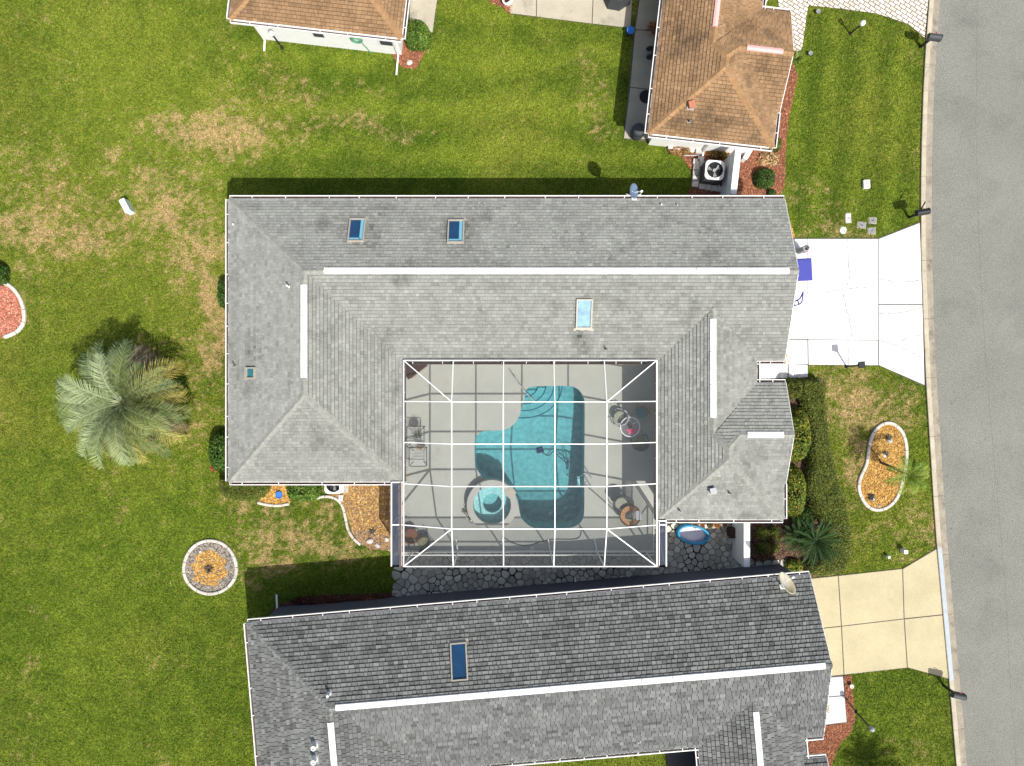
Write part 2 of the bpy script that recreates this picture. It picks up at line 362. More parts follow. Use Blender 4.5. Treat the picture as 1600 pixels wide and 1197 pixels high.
def lawn_fields(x, y):
    px = CX + x / SC(0); py = CY - y / SC(0)
    n1 = fbm(x * .55, y * .55, 3, 5); n2 = fbm(x * 1.9, y * 1.9, 11, 5); n3 = fbm(x * 5.5, y * 7.5, 71, 3)
    wx = px + (fbm(x * .4, y * .4, 31) - .5) * 90; wy = py + (fbm(x * .4, y * .4, 37) - .5) * 90
    d = np.zeros_like(x)
    for cx, cy, rx, ry, s in DRY:
        q = ((wx - cx) / rx) ** 2 + ((wy - cy) / ry) ** 2
        d = np.maximum(d, s * np.exp(-q * .9))
    d = d * 1.25 + np.clip((n1 - .56) * 1.6, 0, .35)
    dry = np.clip((d - .46 + (n2 - .5) * 1.1 + (n3 - .5) * 2.0) * 1.1, 0, 1)
    dry = np.where(d > .12, dry, dry * .35)
    # mowing stripes
    st = np.where((px > 1230) & (py < 360), np.sin((px + py * .09) / 27 * 2 * math.pi / 2 + (n1 - .5) * 3), np.sin(py / 36 * 2 * math.pi / 2 + (n1 - .5) * 5) * ((py < 320) & (px > 380)))
    yel = np.clip((fbm(x * .25, y * .25, 51, 4) - .38) * 2.2, 0, 1)
    yel = np.where(px < 360, np.clip(yel * .6 + .30 * (py < 700), 0, 1), yel * .75)
    return dry, st, yel, n2
def lawn_color(x, y, r1, r2):
    dry, st, yel, n2 = lawn_fields(x, y)
    dk = np.array([.072, .122, .011]); lt = np.array([.198, .255, .026]); ye = np.array([.285, .265, .048]); tn = np.array([.46, .325, .155])
    t = np.clip(.36 + st * .24 + (fbm(x * .16, y * .16, 91, 3) - .5) * .9 + (n2 - .5) * .8 + (r1 - .5) * .6, 0, 1)[:, None]
    c = dk * (1 - t) + lt * t
    w = np.clip(yel * .55 + (r2 - .7) * .6, 0, .8)[:, None]; c = c * (1 - w) + ye * w
    k = np.clip(dry + (r2 - .5) * .5 * (dry > .08), 0, 1)[:, None] * .93
    return c * (1 - k) + tn * k

# ground sheet, fine near the houses, running out to the horizon
gx = np.concatenate([[-600, -200, -70, -35], np.arange(-26, 26.01, .13), [35, 70, 200, 600]])
gy = np.concatenate([[-600, -200, -70, -35], np.arange(-21, 21.01, .13), [35, 70, 200, 600]])
XX, YY = np.meshgrid(gx, gy); nx, ny = len(gx), len(gy)
gv = np.stack([XX.ravel(), YY.ravel(), np.zeros(nx * ny)], 1)
ii, jj = np.meshgrid(np.arange(nx - 1), np.arange(ny - 1)); a0 = (jj * nx + ii).ravel()
gf = np.stack([a0, a0 + 1, a0 + 1 + nx, a0 + nx], 1)
cxy = gv[gf].mean(1)
hole = (cxy[:, 0] > -4.7) & (cxy[:, 0] < 6.1) & (cxy[:, 1] > -7.2) & (cxy[:, 1] < 1.1)
gf = gf[~hole]; cxy = cxy[~hole]
gcol = lawn_color(gv[:, 0], gv[:, 1], rng.random(len(gv)), rng.random(len(gv))) * .72
M['lawn'] = mat('lawn_ground', (1, 1, 1), .95, attr='gc', spec=.05, speck=.5, sscale=16, var=.22, scale=6)
np_mesh('lawn_ground', gv, gf, M['lawn'], kind='structure', colors=gcol, domain='POINT', smooth=True)

# grass blades
NB = 820000
bx = rng.uniform(-24.2, 22, NB); by = rng.uniform(-18.4, 18.4, NB)
keep = np.ones(NB, bool)
for p in BUILT: keep &= ~inpoly(bx, by, p)
kx = np.interp(CY - by / SC(0), [a for a, b in KL], [b for a, b in KL]); keep &= bx < (kx - CX) * SC(0) - .01
for p in [[(-11.2, 7.1), (10.9, 7.1), (10.9, .3), (-4, .3), (-4, -3.6), (-11.2, -3.6)]]: keep &= ~inpoly(bx, by, p)
bx = bx[keep]; by = by[keep]; n = len(bx)
an = rng.uniform(0, 2 * math.pi, n); ln = rng.uniform(.05, .13, n); wd = rng.uniform(.010, .024, n)
lean = rng.uniform(.35, 1.15, n)
bv = np.zeros((n, 3, 3)); ca, sa = np.cos(an), np.sin(an)
bv[:, 0] = np.stack([bx - sa * wd, by + ca * wd, np.full(n, .001)], 1)
bv[:, 1] = np.stack([bx + sa * wd, by - ca * wd, np.full(n, .001)], 1)
bv[:, 2] = np.stack([bx + ca * ln * np.sin(lean), by + sa * ln * np.sin(lean), ln * np.cos(lean) * .8], 1)
bc = lawn_color(bx, by, rng.random(n), rng.random(n)) * rng.uniform(.55, 1.55, (n, 1))
np_mesh('lawn_grass', bv.reshape(-1, 3), np.arange(n * 3).reshape(n, 3), M['grassb'], kind='stuff', colors=bc)
print('blades', n)

# ---------------------------------------------------------------- road and kerb
mb = MB(); ys = np.arange(-60, 1261, 20)
L_ = [kerb_pt(y, KW + .002) for y in ys]; R_ = [kerb_pt(y, KW + 7.2) for y in ys]
L_ = [L_[0] + (L_[0] - L_[1]) * 6] + L_ + [L_[-1] + (L_[-1] - L_[-2]) * 6]; R_ = [R_[0] + (R_[0] - R_[1]) * 6] + R_ + [R_[-1] + (R_[-1] - R_[-2]) * 6]
for i in range(len(L_) - 1):
    mb.poly([(L_[i].x, L_[i].y, .006), (L_[i + 1].x, L_[i + 1].y, .006), (R_[i + 1].x, R_[i + 1].y, .006), (R_[i].x, R_[i].y, .006)])
road = struct('road', mb, M['asphalt'])
def crack(pts, w, z, m, parent, name='crack', jit=.02):
    mb = MB(); pts = [Vector(q) for q in pts]; fine = []
    for i in range(len(pts) - 1):
        k = max(2, int((pts[i + 1] - pts[i]).length / .15))
        for j in range(k): fine.append(pts[i].lerp(pts[i + 1], j / k) + Vector((random.uniform(-jit, jit), random.uniform(-jit, jit), 0)))
    fine.append(pts[-1])
    for i in range(len(fine) - 1):
        d = (fine[i + 1] - fine[i]).normalized(); n = Vector((-d.y, d.x, 0)); w0 = w * (.6 + .5 * math.sin(i * 1.7) ** 2); w1 = w * (.6 + .5 * math.sin(i * 1.7 + 1.7) ** 2)
        mb.poly([(*(fine[i] - n * w0 / 2).xy, z), (*(fine[i + 1] - n * w1 / 2).xy, z), (*(fine[i + 1] + n * w1 / 2).xy, z), (*(fine[i] + n * w0 / 2).xy, z)])
    return mb.build(name, m, parent)
M['road_seam'] = mat('road_seam', (.135, .135, .128), .95, var=.2, scale=4)
crack(PX([(1527, -30), (1525, 200), (1531, 420), (1540, 560), (1553, 720), (1570, 900), (1578, 1060), (1590, 1230)]), .02, .0095, M['road_seam'], road)
crack(PX([(1470, 112), (1490, 106), (1500, 102)]), .02, .0095, M['road_seam'], road)
oil = MB()
for k in range(46):
    px_ = random.gauss(1484, 6) + (random.random() < .3) * random.uniform(20, 110); py_ = random.uniform(540, 890); c = P(px_, py_, .0098); r_ = random.uniform(.015, .05)
    oil.poly([(c.x + r_ * random.uniform(.6, 1.2) * math.cos(a), c.y + r_ * random.uniform(.7, 1.5) * math.sin(a), .0098) for a in np.linspace(0, 6.28, 8, endpoint=False)])
oil.build('oil_spots', M['road_seam'], road, kind='stuff')
kerb = struct('kerb', MB().add([(kerb_pt(y, o).x, kerb_pt(y, o).y, .004) for y in ys for o in (0.0, KW)], [(2 * i, 2 * i + 1, 2 * i + 3, 2 * i + 2) for i in range(len(ys) - 1)]), M['joint'])
jy = [-60]; 
while jy[-1] < 1240: jy.append(jy[-1] + random.uniform(36, 50) if jy[-1] < 300 else jy[-1] + random.uniform(86, 94))
prof = [(0.0, .0), (0.0, .085), (.02, .095), (.20, .088), (.27, .045), (.33, .022), (.50, .012), (KW, .0)]
for i in range(len(jy) - 1):
    y0, y1 = jy[i] + .25, jy[i + 1] - .25; mb = MB(); k = 4
    rows = [[(*kerb_pt(y0 + (y1 - y0) * j / k, o).xy, .004 + z) for o, z in prof] for j in range(k + 1)]
    vv = [q for r in rows for q in r]; w = len(prof)
    fs = [(j * w + q, j * w + q + 1, (j + 1) * w + q + 1, (j + 1) * w + q) for j in range(k) for q in range(w - 1)]
    fs += [list(range(w)), list(range(k * w, k * w + w))[::-1]]
    mb.add(vv, fs, 0, random.random()); mb.m = [1 if i < k * (w - 1) and i % (w - 1) >= 3 else 0 for i in range(len(fs))]; mb.build('kerb_stone', [M['kerb'], M['kerb_gutter']], kerb)
mb = MB(); yy = np.arange(856, 1063, 12.9)
for i in range(len(yy) - 1):
    a, b, c, d = [kerb_pt(yy[j], o) for j, o in ((i, .015), (i, .205), (i + 1, .205), (i + 1, .015))]
    mb.poly([(a.x, a.y, .1035), (b.x, b.y, .0965), (c.x, c.y, .0965), (d.x, d.y, .1035)])
mb.build('painted_strip', M['kerb_blue'], kerb, label='pale blue painted strip where the beige drive meets the kerb')
# opposite kerb, out of frame
mb = MB()
for i in range(len(ys) - 1):
    a, b = kerb_pt(ys[i], KW + 7.2), kerb_pt(ys[i + 1], KW + 7.2); mb.bar((a.x + .25, a.y, .05), (b.x + .25, b.y, .05), .5, .1)
struct('far_kerb', mb, M['kerb'])

# ---------------------------------------------------------------- slabs
def slabs(name, base_poly, pieces, m, z0=.004, z1=.045, joint='joint', gap=.028, pname='concrete_slab'):
    o = struct(name, MB().prism(XY(base_poly), .002, z1 - .018), M[joint])
    for p in pieces:
        q = XY(p); c = Vector((sum(a for a, b in q) / len(q), sum(b for a, b in q) / len(q)))
        q = [tuple(Vector(w) + (c - Vector(w)).normalized() * gap) for w in q]
        MB().prism(q, .003, z1, t=random.random(), inset=.008).build(pname, m, o)
    return o
dm = slabs('driveway', drive_main, [
    [(1236, 373), (1261, 373), (1261.5, 531), (1231, 531)], [(1261, 373), (1372, 373), (1372, 532), (1261.5, 531)],
    [(1231, 531), (1261.5, 531), (1262, 570), (1226, 570)], [(1261.5, 531), (1372, 532), (1372, 571), (1262, 570)],
    [(1372, 373), (1436.5, 348), (1441, 476), (1372, 476)], [(1372, 476), (1441, 476), (1444, 602), (1372, 571)]], M['drive_white'])
zc = .0485
for pts in ([(1261, 458), (1276, 459), (1292, 456), (1318, 452), (1345, 449), (1372, 449)], [(1323, 373), (1325, 420), (1328, 430), (1321, 450)], [(1316, 455), (1320, 475), (1326, 497), (1331, 530)],
            [(1372, 437), (1395, 440), (1415, 441), (1437, 438)], [(1372, 491), (1400, 490), (1425, 485), (1438, 482)], [(1405, 535), (1416, 528), (1438, 524)], [(1324, 533), (1325, 570)], [(1372, 531), (1400, 540), (1442, 560)]):
    crack(PX(pts), .034, zc, M['crack'], dm)
we = slabs('entry_walk', walk_entry, [[(1176, 568), (1231, 569), (1231, 591), (1176, 592)], [(1231, 569), (1262, 570), (1262, 590), (1231, 591)]], M['drive_white'], z1=.05)
ds = slabs('beige_driveway', drive_south, [
    [(1240, 906), (1309, 899), (1314, 978), (1240, 986)], [(1309, 899), (1409.5, 888), (1412, 966.5), (1314, 978)], [(1409.5, 888), (1462.5, 857), (1473, 960), (1412, 966.5)],
    [(1240, 986), (1314, 978), (1318, 1054), (1255, 1061)], [(1314, 978), (1412, 966.5), (1417, 1043), (1318, 1054)], [(1412, 966.5), (1473, 960), (1484, 1061), (1417, 1043)]], M['drive_beige'])
M['oil'] = mat('oil_stain', (.20, .18, .13), .7, var=.2, scale=5)
ws = slabs('side_walk_slab', walk_south, [[(1272, 1059), (1317, 1056), (1319.5, 1086), (1272, 1090)], [(1272, 1090), (1319.5, 1086), (1323, 1128), (1275, 1134)]], M['walk_grey'], z1=.05)
pn = slabs('north_patio', patio_north, [[(793, -40), (838, -40), (838, 27), (797, 22)], [(838, -40), (928, -40), (925, 38), (838, 27)], [(928, -40), (992, -40), (985, 45), (925, 38)]], M['patio_conc'])
wn_ = slabs('north_side_walk', walk_north, [[(1004, -40), (1062, -40), (1062, 52), (992, 47)], [(992, 47), (1062, 52), (1060, 145), (984, 137)], [(984, 137), (1060, 145), (1060, 221), (974, 217)]], M['patio_conc'], z1=.05)
slabs('garden_path', path_nw, [[(640, -40), (690, -40), (682, 12), (676, 52), (655, 48), (640, 40)]], M['patio_conc'])

# paver drive: every paver its own piece, laid diagonally
def clip_poly(sub, clip):
    out = list(sub); n = len(clip)
    ar = sum(clip[i - 1][0] * clip[i][1] - clip[i][0] * clip[i - 1][1] for i in range(n))
    if ar < 0: clip = clip[::-1]
    for i in range(n):
        a, b = clip[i - 1], clip[i]; inp = out; out = []
        f = lambda q: (b[0] - a[0]) * (q[1] - a[1]) - (b[1] - a[1]) * (q[0] - a[0])
        for j in range(len(inp)):
            p, q = inp[j - 1], inp[j]; fp, fq = f(p), f(q)
            if fq >= 0:
                if fp < 0: t = fp / (fp - fq); out.append((p[0] + (q[0] - p[0]) * t, p[1] + (q[1] - p[1]) * t))
                out.append(q)
            elif fp >= 0: t = fp / (fp - fq); out.append((p[0] + (q[0] - p[0]) * t, p[1] + (q[1] - p[1]) * t))
        if len(out) < 3: return []
    return out
pd = struct('paver_drive', MB().prism(XY(pave_drive), .002, .04), M['paver_joint'])
pdx = XY(pave_drive); conv = [XY(q) for q in ([(1212, -40), (1453, -40), (1449, 5), (1418, 38), (1370, 22), (1312, 14), (1262, 9)], [(1449, 5), (1444, 60), (1418, 38)], [(1212, -40), (1262, 9), (1252, 80), (1222, 82)])]
edge = [(1212, 82), (1222, 82), (1252, 80), (1262, 9), (1312, 14), (1370, 22), (1418, 38), (1444, 60), (1449, 5), (1453, -40)]
traps = [XY(q) for q in ([(1212, -40), (1262, -40), (1262, 9), (1252, 80), (1222, 82)], [(1262, -40), (1312, -40), (1312, 14), (1262, 9)], [(1312, -40), (1370, -40), (1370, 22), (1312, 14)], [(1370, -40), (1418, -40), (1418, 38), (1370, 22)], [(1418, -40), (1453, -40), (1449, 5), (1444, 60), (1418, 38)])]
PLN, PWD, ang = .31, .165, R(-33); e1 = Vector((math.cos(ang), math.sin(ang))); e2 = Vector((-e1.y, e1.x)); npv = 0; pv_rest = MB()
o0 = P(1340, 20).xy; area2 = lambda q: abs(sum(q[i - 1][0] * q[i][1] - q[i][0] * q[i - 1][1] for i in range(len(q)))) / 2
for j in range(-60, 60):
    for i in range(-60, 60):
        c = o0 + e1 * ((i + .5 * (j % 2)) * PLN) + e2 * (j * PWD)
        if CY - c.y / SC(0) < -6: continue
        h1, h2 = PLN / 2 - .016, PWD / 2 - .016
        quad = [tuple(c + e1 * a + e2 * b) for a, b in ((-h1, -h2), (h1, -h2), (h1, h2), (-h1, h2))]
        fr = [clip_poly(quad, tr) for tr in traps]; fr = [q for q in fr if len(q) > 2 and area2(q) > .002]
        if not fr: continue
        tn_ = random.random(); zz = .05 + random.uniform(-.002, .002)
        inn = [inpoly(np.array([q[0]]), np.array([q[1]]), pdx)[0] for q in quad]
        fr = [quad] if all(inn) else fr; mbp = MB()
        for q in fr: mbp.prism(q, .03, zz, t=tn_, inset=.006)
        if npv < 300: mbp.build('paver', M['paver'], pd)
        else: pv_rest.v, pv_rest.f, pv_rest.m, pv_rest.t = (pv_rest.v + mbp.v, pv_rest.f + [[k + len(pv_rest.v) for k in f] for f in mbp.f], pv_rest.m + mbp.m, pv_rest.t + mbp.t)
        npv += 1
if pv_rest.f: pv_rest.build('more_pavers', M['paver'], pd, kind='stuff')
print('pavers', npv)

# ---------------------------------------------------------------- beds with chips
PAL = {'red': [(.30, .115, .06), (.22, .08, .045), (.38, .18, .10), (.16, .07, .045)], 'pink': [(.50, .18, .12), (.40, .13, .09), (.58, .27, .18), (.22, .10, .06)],
       'gold': [(.50, .29, .07), (.42, .22, .05), (.58, .38, .14), (.30, .16, .05)], 'gold2': [(.42, .23, .06), (.28, .17, .08), (.50, .34, .14), (.20, .13, .09)],
       'ring': [(.50, .29, .07), (.42, .22, .05), (.58, .36, .12), (.30, .16, .05)], 'dark': [(.10, .06, .04), (.16, .09, .055), (.06, .04, .03), (.22, .14, .09)],
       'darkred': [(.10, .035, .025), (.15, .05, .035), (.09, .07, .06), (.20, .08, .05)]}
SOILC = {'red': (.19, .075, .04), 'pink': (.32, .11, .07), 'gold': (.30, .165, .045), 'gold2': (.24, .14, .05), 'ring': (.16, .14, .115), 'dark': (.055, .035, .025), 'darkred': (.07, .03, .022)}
BEDOBJ = {}
for nm, (poly, pal, dens) in BEDS.items():
    q = XY(poly); M['soil_' + nm] = mat('bed_soil_' + nm, SOILC[pal], .95, var=.3, scale=5)
    bo = struct('planting_bed', MB().prism(q, .001, .02), M['soil_' + nm]); BEDOBJ[nm] = bo
    xs = [a for a, b in q]; yv = [b for a, b in q]; area = (max(xs) - min(xs)) * (max(yv) - min(yv)); k = int(min(26000, area * 620 * dens))
    x = rng.uniform(min(xs), max(xs), k); y = rng.uniform(min(yv), max(yv), k); ok = inpoly(x, y, q)
    px_, py_ = CX + x / SC(0), CY - y / SC(0)
    ok &= (px_ > -10) & (px_ < 1610) & (py_ > -10) & (py_ < 1207)
    pc = np.array(PAL[pal])
    if pal == 'ring':
        rr = np.hypot(px_ - ring_c[0] + 1 + 3 * np.sin(py_ * .3), py_ - ring_c[1] - 2)
        gold = rr < 27 + 4 * (vnoise(px_ * .15, py_ * .15, 5) - .5)
    x, y = x[ok], y[ok]; n = len(x)
    c = pc[rng.integers(0, 4, n)] * rng.uniform(.7, 1.3, (n, 1))
    if pal == 'ring':
        g = gold[ok]; gr = np.array([(.25, .23, .20), (.33, .30, .26), (.12, .10, .08), (.40, .33, .27)])[rng.integers(0, 4, n)] * rng.uniform(.6, 1.2, (n, 1)); c = np.where(g[:, None], c, gr)
    if pal == 'gold2':
        g = (vnoise(px_[ok] * .03, py_[ok] * .03, 9) * .6 + np.clip((py_[ok] - 770) / 80, 0, 1) * .6) > .62
        gr = np.array([(.22, .16, .13), (.30, .20, .14), (.12, .09, .08), (.42, .27, .12)])[rng.integers(0, 4, n)]; c = np.where((g & (rng.random(n) < .75))[:, None], gr, c)
    a = rng.uniform(0, math.pi, n); l = rng.uniform(.02, .055, n); w = rng.uniform(.008, .02, n); tl = rng.uniform(-.5, .5, n); zz = rng.uniform(.026, .05, n)
    ux, uy = np.cos(a), np.sin(a); v = np.zeros((n, 4, 3))
    for q_, (s1, s2) in enumerate(((-1, -1), (1, -1), (1, 1), (-1, 1))):
        v[:, q_, 0] = x + ux * l * s1 - uy * w * s2; v[:, q_, 1] = y + uy * l * s1 + ux * w * s2; v[:, q_, 2] = zz + s1 * l * tl * .4 + s2 * w * .3
    np_mesh('mulch_chips', v.reshape(-1, 3), np.arange(n * 4).reshape(n, 4), M['chips'], parent=bo, kind='stuff', colors=c)

# concrete edging, block by block
def edging(pts, w, h, seg, label, closed=True, mname='edging', name='bed_edging'):
    pts = [Vector((*q, 0)) for q in XY(pts)]; t = thing(name, label, 'edging', tuple(pts[0]))
    if closed: pts = pts + [pts[0]]
    cum = [0]
    for i in range(len(pts) - 1): cum.append(cum[-1] + (pts[i + 1] - pts[i]).length)
    def at(s):
        s = max(0, min(cum[-1] - 1e-4, s)); i = max(k for k in range(len(cum)) if cum[k] <= s + 1e-9); i = min(i, len(pts) - 2)
        d = pts[i + 1] - pts[i]; return pts[i] + d * ((s - cum[i]) / max(d.length, 1e-6)), d.normalized()
    n = max(2, round(cum[-1] / seg)); s = cum[-1] / n
    for i in range(n):
        rows = []
        for j in range(5):
            c, d = at(i * s + .012 + (s - .024) * j / 4); nn = Vector((-d.y, d.x, 0)); dz = 0
            rows += [c - nn * w / 2, c - nn * w * .46 + Vector((0, 0, h * .8)), c - nn * w * .28 + Vector((0, 0, h)), c + nn * w * .28 + Vector((0, 0, h)), c + nn * w * .46 + Vector((0, 0, h * .8)), c + nn * w / 2]
        fs = [(j * 6 + q, j * 6 + q + 1, (j + 1) * 6 + q + 1, (j + 1) * 6 + q) for j in range(4) for q in range(5)] + [list(range(6)), list(range(24, 30))[::-1]]
        MB().add(rows, fs, 0, random.random()).build('edging_block', M[mname], t)
    return t
ring_out = [(ring_c[0] + 41 * math.cos(a) * (1 + .02 * math.sin(3 * a)), ring_c[1] + 41.5 * math.sin(a)) for a in np.linspace(0, 2 * math.pi, 48, endpoint=False)]
edging(ring_out, .15, .10, .50, 'round pale concrete edging ring around gold mulch in the back lawn')
edging(kidney_s, .15, .10, .60, 'kidney shaped concrete edging around gold mulch in the front lawn')
edging([(q.x, q.y) for q in smooth_loop([(a, b, 0) for a, b in bed_left[1:-1]], 3, False)], .17, .10, .55, 'curved concrete edging around the pink mulch bed in the back lawn', closed=False)
edging([(q.x, q.y) for q in smooth_loop([(494, 779, 0), (503, 776, 0), (516, 776, 0), (528, 781, 0), (536, 792, 0), (540, 808, 0), (544, 826, 0), (552, 840, 0), (564, 851, 0)], 4, False)], .13, .11, .45, 'curving concrete edging along the gold mulch beside the screen enclosure', closed=False)
edging([(q.x, q.y) for q in smooth_loop([(403, 785, 0), (415, 788, 0), (434, 790, 0), (453, 787, 0)], 4, False)], .13, .10, .6, 'short curved concrete edging of the gold wedge between two shrubs', closed=False)

# ================================================================== HOUSES (three of one plan)
EZ = 2.6
class Warp:
    """house placement; widens the east wing of one house by a piecewise shift along its length"""
    def __init__(s, Mx, br, inv=False): s.M = Mx; s.br = br; s.inv = inv
    def __matmul__(s, v):
        a, b = s.br
        if s.inv: q = s.M @ v; q.x = float(np.interp(q.x, [i + j for i, j in zip(a, b)], a)); return q
        q = v.copy(); q.x = q.x + float(np.interp(q.x, a, b)); return s.M @ q
    def to_3x3(s): return s.M.to_3x3()
    def inverted(s): return Warp(s.M.inverted(), s.br, True)
def house(name, label, origin, rot, yWs, mats, ex=.145, tmax=.036, wmin=.10, wmax=.22, tabgap=.002, band=.020, nover=.45, ventw=1.0, plain_cage=True, sg=.19, warp=None, vent0=-7.45, nwin=True, stains=()):
    T = Matrix.Translation(Vector((*origin, 0))) @ Matrix.Rotation(rot, 4, 'Z'); T = T if warp is None else Warp(T, warp); Ti = T.inverted()
    sh, under, capm, ventm, wallm = [M[k] for k in mats]
    root = thing(name, label, 'house', tuple(T @ Vector((0, 4, 0))))
    yWa = yWs + 3.62; pw = .4167
    FA = {   # face: (list of convex polygons in plan, point on eave, uphill, pitch)
        'N': ([[(-11.78, 7.66), (11.35, 7.66), (11.35, 4.45), (-8.25, 4.45)]], (0, 7.66), (0, -1), 1.43 / 3.21),
        'W': ([[(-11.78, 7.66), (-8.25, 4.45), (-8.25, yWa), (-11.78, yWs)]], (-11.78, 0), (1, 0), 1.43 / 3.53),
        'SW': ([[(-11.78, yWs), (-8.25, yWa), (-4.58, yWs)]], (0, yWs), (0, 1), 1.43 / 3.62),
        'EW': ([[(-8.25, 4.45), (-4.58, .93), (-4.58, yWs), (-8.25, yWa)]], (-4.58, 0), (-1, 0), 1.43 / 3.67),
        'S': ([[(-8.25, 4.45), (8.13, 4.45), (8.13, 3.04), (6.07, .93), (-4.58, .93)], [(8.13, 4.45), (11.35, 4.45), (11.35, .93), (10.18, .93), (8.13, 3.04)]], (0, .93), (0, 1), 1.43 / 3.52),
        'WE': ([[(6.07, .93), (8.13, 3.04), (8.13, -2.06), (6.07, -2.06)], [(6.07, -2.06), (8.13, -2.06), (8.68, -2.61), (8.68, -3.06), (6.07, -5.67)]], (6.07, 0), (1, 0), pw),
        'EU': ([[(8.13, 3.04), (10.18, .93), (10.18, 0), (8.13, -2.06)]], (10.18, 0), (-1, 0), .8584 / 2.05),
        'NH': ([[(10.18, 0), (11.4, 0), (11.4, -2.09), (8.16, -2.09)], [(8.16, -2.09), (9.21, -2.09), (8.68, -2.61)]], (0, 0), (0, -1), pw),
        'EH': ([[(8.68, -2.61), (9.21, -2.09), (11.3, -4.18), (11.3, -5.67), (8.68, -3.06)]], (11.3, 0), (-1, 0), pw),
        'CG': ([[(9.21, -2.09), (11.4, -2.09), (11.4, -4.18), (11.3, -4.18)]], (0, -4.18), (0, 1), pw),
        'SE': ([[(6.07, -5.67), (8.68, -3.06), (11.3, -5.67)]], (0, -5.67), (0, 1), pw)}
    def zat(f, x, y):
        _, e, g, p = FA[f]; return EZ + p * ((x - e[0]) * g[0] + (y - e[1]) * g[1])
    V = lambda f, x, y, dz=0: T @ Vector((x, y, zat(f, x, y) + dz))
    # walls
    fp = [(-11.33, 7.66 - nover), (10.9, 7.66 - nover), (10.9, 1.38), (9.73, 1.38), (9.73, -.45), (10.85, -.45), (10.85, -5.22), (6.52, -5.22), (6.52, 1.38), (-5.03, 1.38), (-5.03, yWs + .45), (-11.33, yWs + .45)]
    mb = MB(); fpw = [(T @ Vector((x, y, 0))) for x, y in fp]
    mb.prism([(q.x, q.y) for q in fpw], 0, 2.5, bottom=False)
    for x, ys_ in ((10.9, (7.21, 4.45, 1.38)), (10.85, (-.45, -2.09, -3.75))):
        zz = (2.5, 3.9 if x > 10.87 else 3.36, 2.5)
        mb.poly([T @ Vector((x, y, z)) for y, z in zip(ys_, zz)])
    mb.build('wall', wallm, root)
    # roof deck + shingles per slope
    for f, (polys, e, g, p) in FA.items():
        k = math.sqrt(1 + p * p); ev = Vector((g[1], -g[0])); gv_ = Vector(g); nrm = Vector((-p * g[0], -p * g[1], 1)).normalized()
        deck = MB(); mb = MB()
        for poly in polys:
            top = [T @ Vector((x, y, zat(f, x, y) - .003)) for x, y in poly]; bot = [T @ Vector((x, y, zat(f, x, y) - .09)) for x, y in poly]
            ar = sum(poly[i - 1][0] * poly[i][1] - poly[i][0] * poly[i - 1][1] for i in range(len(poly)))
            if ar < 0: top = top[::-1]; bot = bot[::-1]
            deck.poly(top); deck.poly(bot[::-1])
            ab = [((x - e[0]) * ev.x + (y - e[1]) * ev.y, ((x - e[0]) * g[0] + (y - e[1]) * g[1]) * k) for x, y in poly]
            amin, amax = min(q[0] for q in ab), max(q[0] for q in ab); bmin, bmax = min(q[1] for q in ab), max(q[1] for q in ab)
            c0 = int(math.floor(bmin / ex))
            for c in range(c0, int(bmax / ex) + 1):
                b0, b1 = c * ex, (c + 1) * ex; rs = random.Random(c * 7919 + hash(f) % 1 + len(f)); a = math.floor(amin) - rs.random() * wmax
                ph = rs.random() * 10
                while a < amax:
                    w = rs.uniform(wmin, wmax); a1 = a + w
                    if a1 > amin:
                        q = clip_poly([(a + tabgap, b0), (a1 - tabgap, b0), (a1 - tabgap, b1 - band), (a + tabgap, b1 - band)], ab)
                        if len(q) >= 3:
                            th = tmax * rs.uniform(.7, 1.15)
                            tone = min(1, max(0, .5 + rs.gauss(0, sg) + .12 * math.sin(c * 1.3 + ph)))
                            if stains:
                                sa_, sb_ = (a + a1) / 2, (b0 + b1) / 2; sx_ = e[0] + ev.x * sa_ + g[0] * sb_ / k; sy_ = e[1] + ev.y * sa_ + g[1] * sb_ / k
                                for q_ in stains: tone -= q_[4] * rs.uniform(.2, 1.3) * math.exp(-((sx_ - q_[0]) / q_[2]) ** 2 - ((sy_ - q_[1]) / q_[3]) ** 2)
                            hi = []; lo = []
                            for qa, qb in q:
                                x = e[0] + ev.x * qa + g[0] * qb / k; y = e[1] + ev.y * qa + g[1] * qb / k; z = zat(f, x, y)
                                h = .003 + th * max(0, 1 - (qb - b0) / ex); hi.append(T @ (Vector((x, y, z)) + nrm * h)); lo.append(T @ Vector((x, y, z)))
                            if ar * 0 == 0:
                                n2 = (hi[1] - hi[0]).cross(hi[2] - hi[0])
                                if n2.z < 0: hi = hi[::-1]; lo = lo[::-1]; q = q[::-1]
                            mb.poly(hi, 0, tone)
                            for i in range(len(q)):
                                j = (i + 1) % len(q)
                                if abs(q[i][1] - b0) < 1e-6 and abs(q[j][1] - b0) < 1e-6: mb.add([lo[i], lo[j], hi[j], hi[i]], [(0, 1, 2, 3)], 0, tone * .8)
                    a = a1
        deck.build('roof_deck', under, root)
        mb.build('shingle_field', sh, root, kind='stuff')
    # ridge and hip caps
    def caps(f1, f2, a, b, s0=0.0):
        A, B = V(f1, *a, .01), V(f1, *b, .01); d = (B - A); L = d.length; d.normalize()
        side = d.cross(Vector((0, 0, 1))).normalized(); fold = []
        c = A.lerp(B, .5); cl = Ti @ c
        for s in (1, -1):
            q = Ti @ (c + side * s * .14); z1 = min(zat(f1, q.x, q.y), zat(f2, q.x, q.y)); fold.append(z1 - cl.z + .012)
        ln = .15; n = max(1, int((L - s0) / ln)); ln = (L - s0) / n
        mb = MB(); w = .14
        prof = [(-w, fold[1]), (0, .022), (w, fold[0])]
        vv = []
        for t_, up in ((0, .02), (ln * 1.12, .002)):
            for x, z in prof: vv.append(side * x + d * t_ + Vector((0, 0, z + up)))
        vv += [side * x + Vector((0, 0, z - .03)) for x, z in prof]
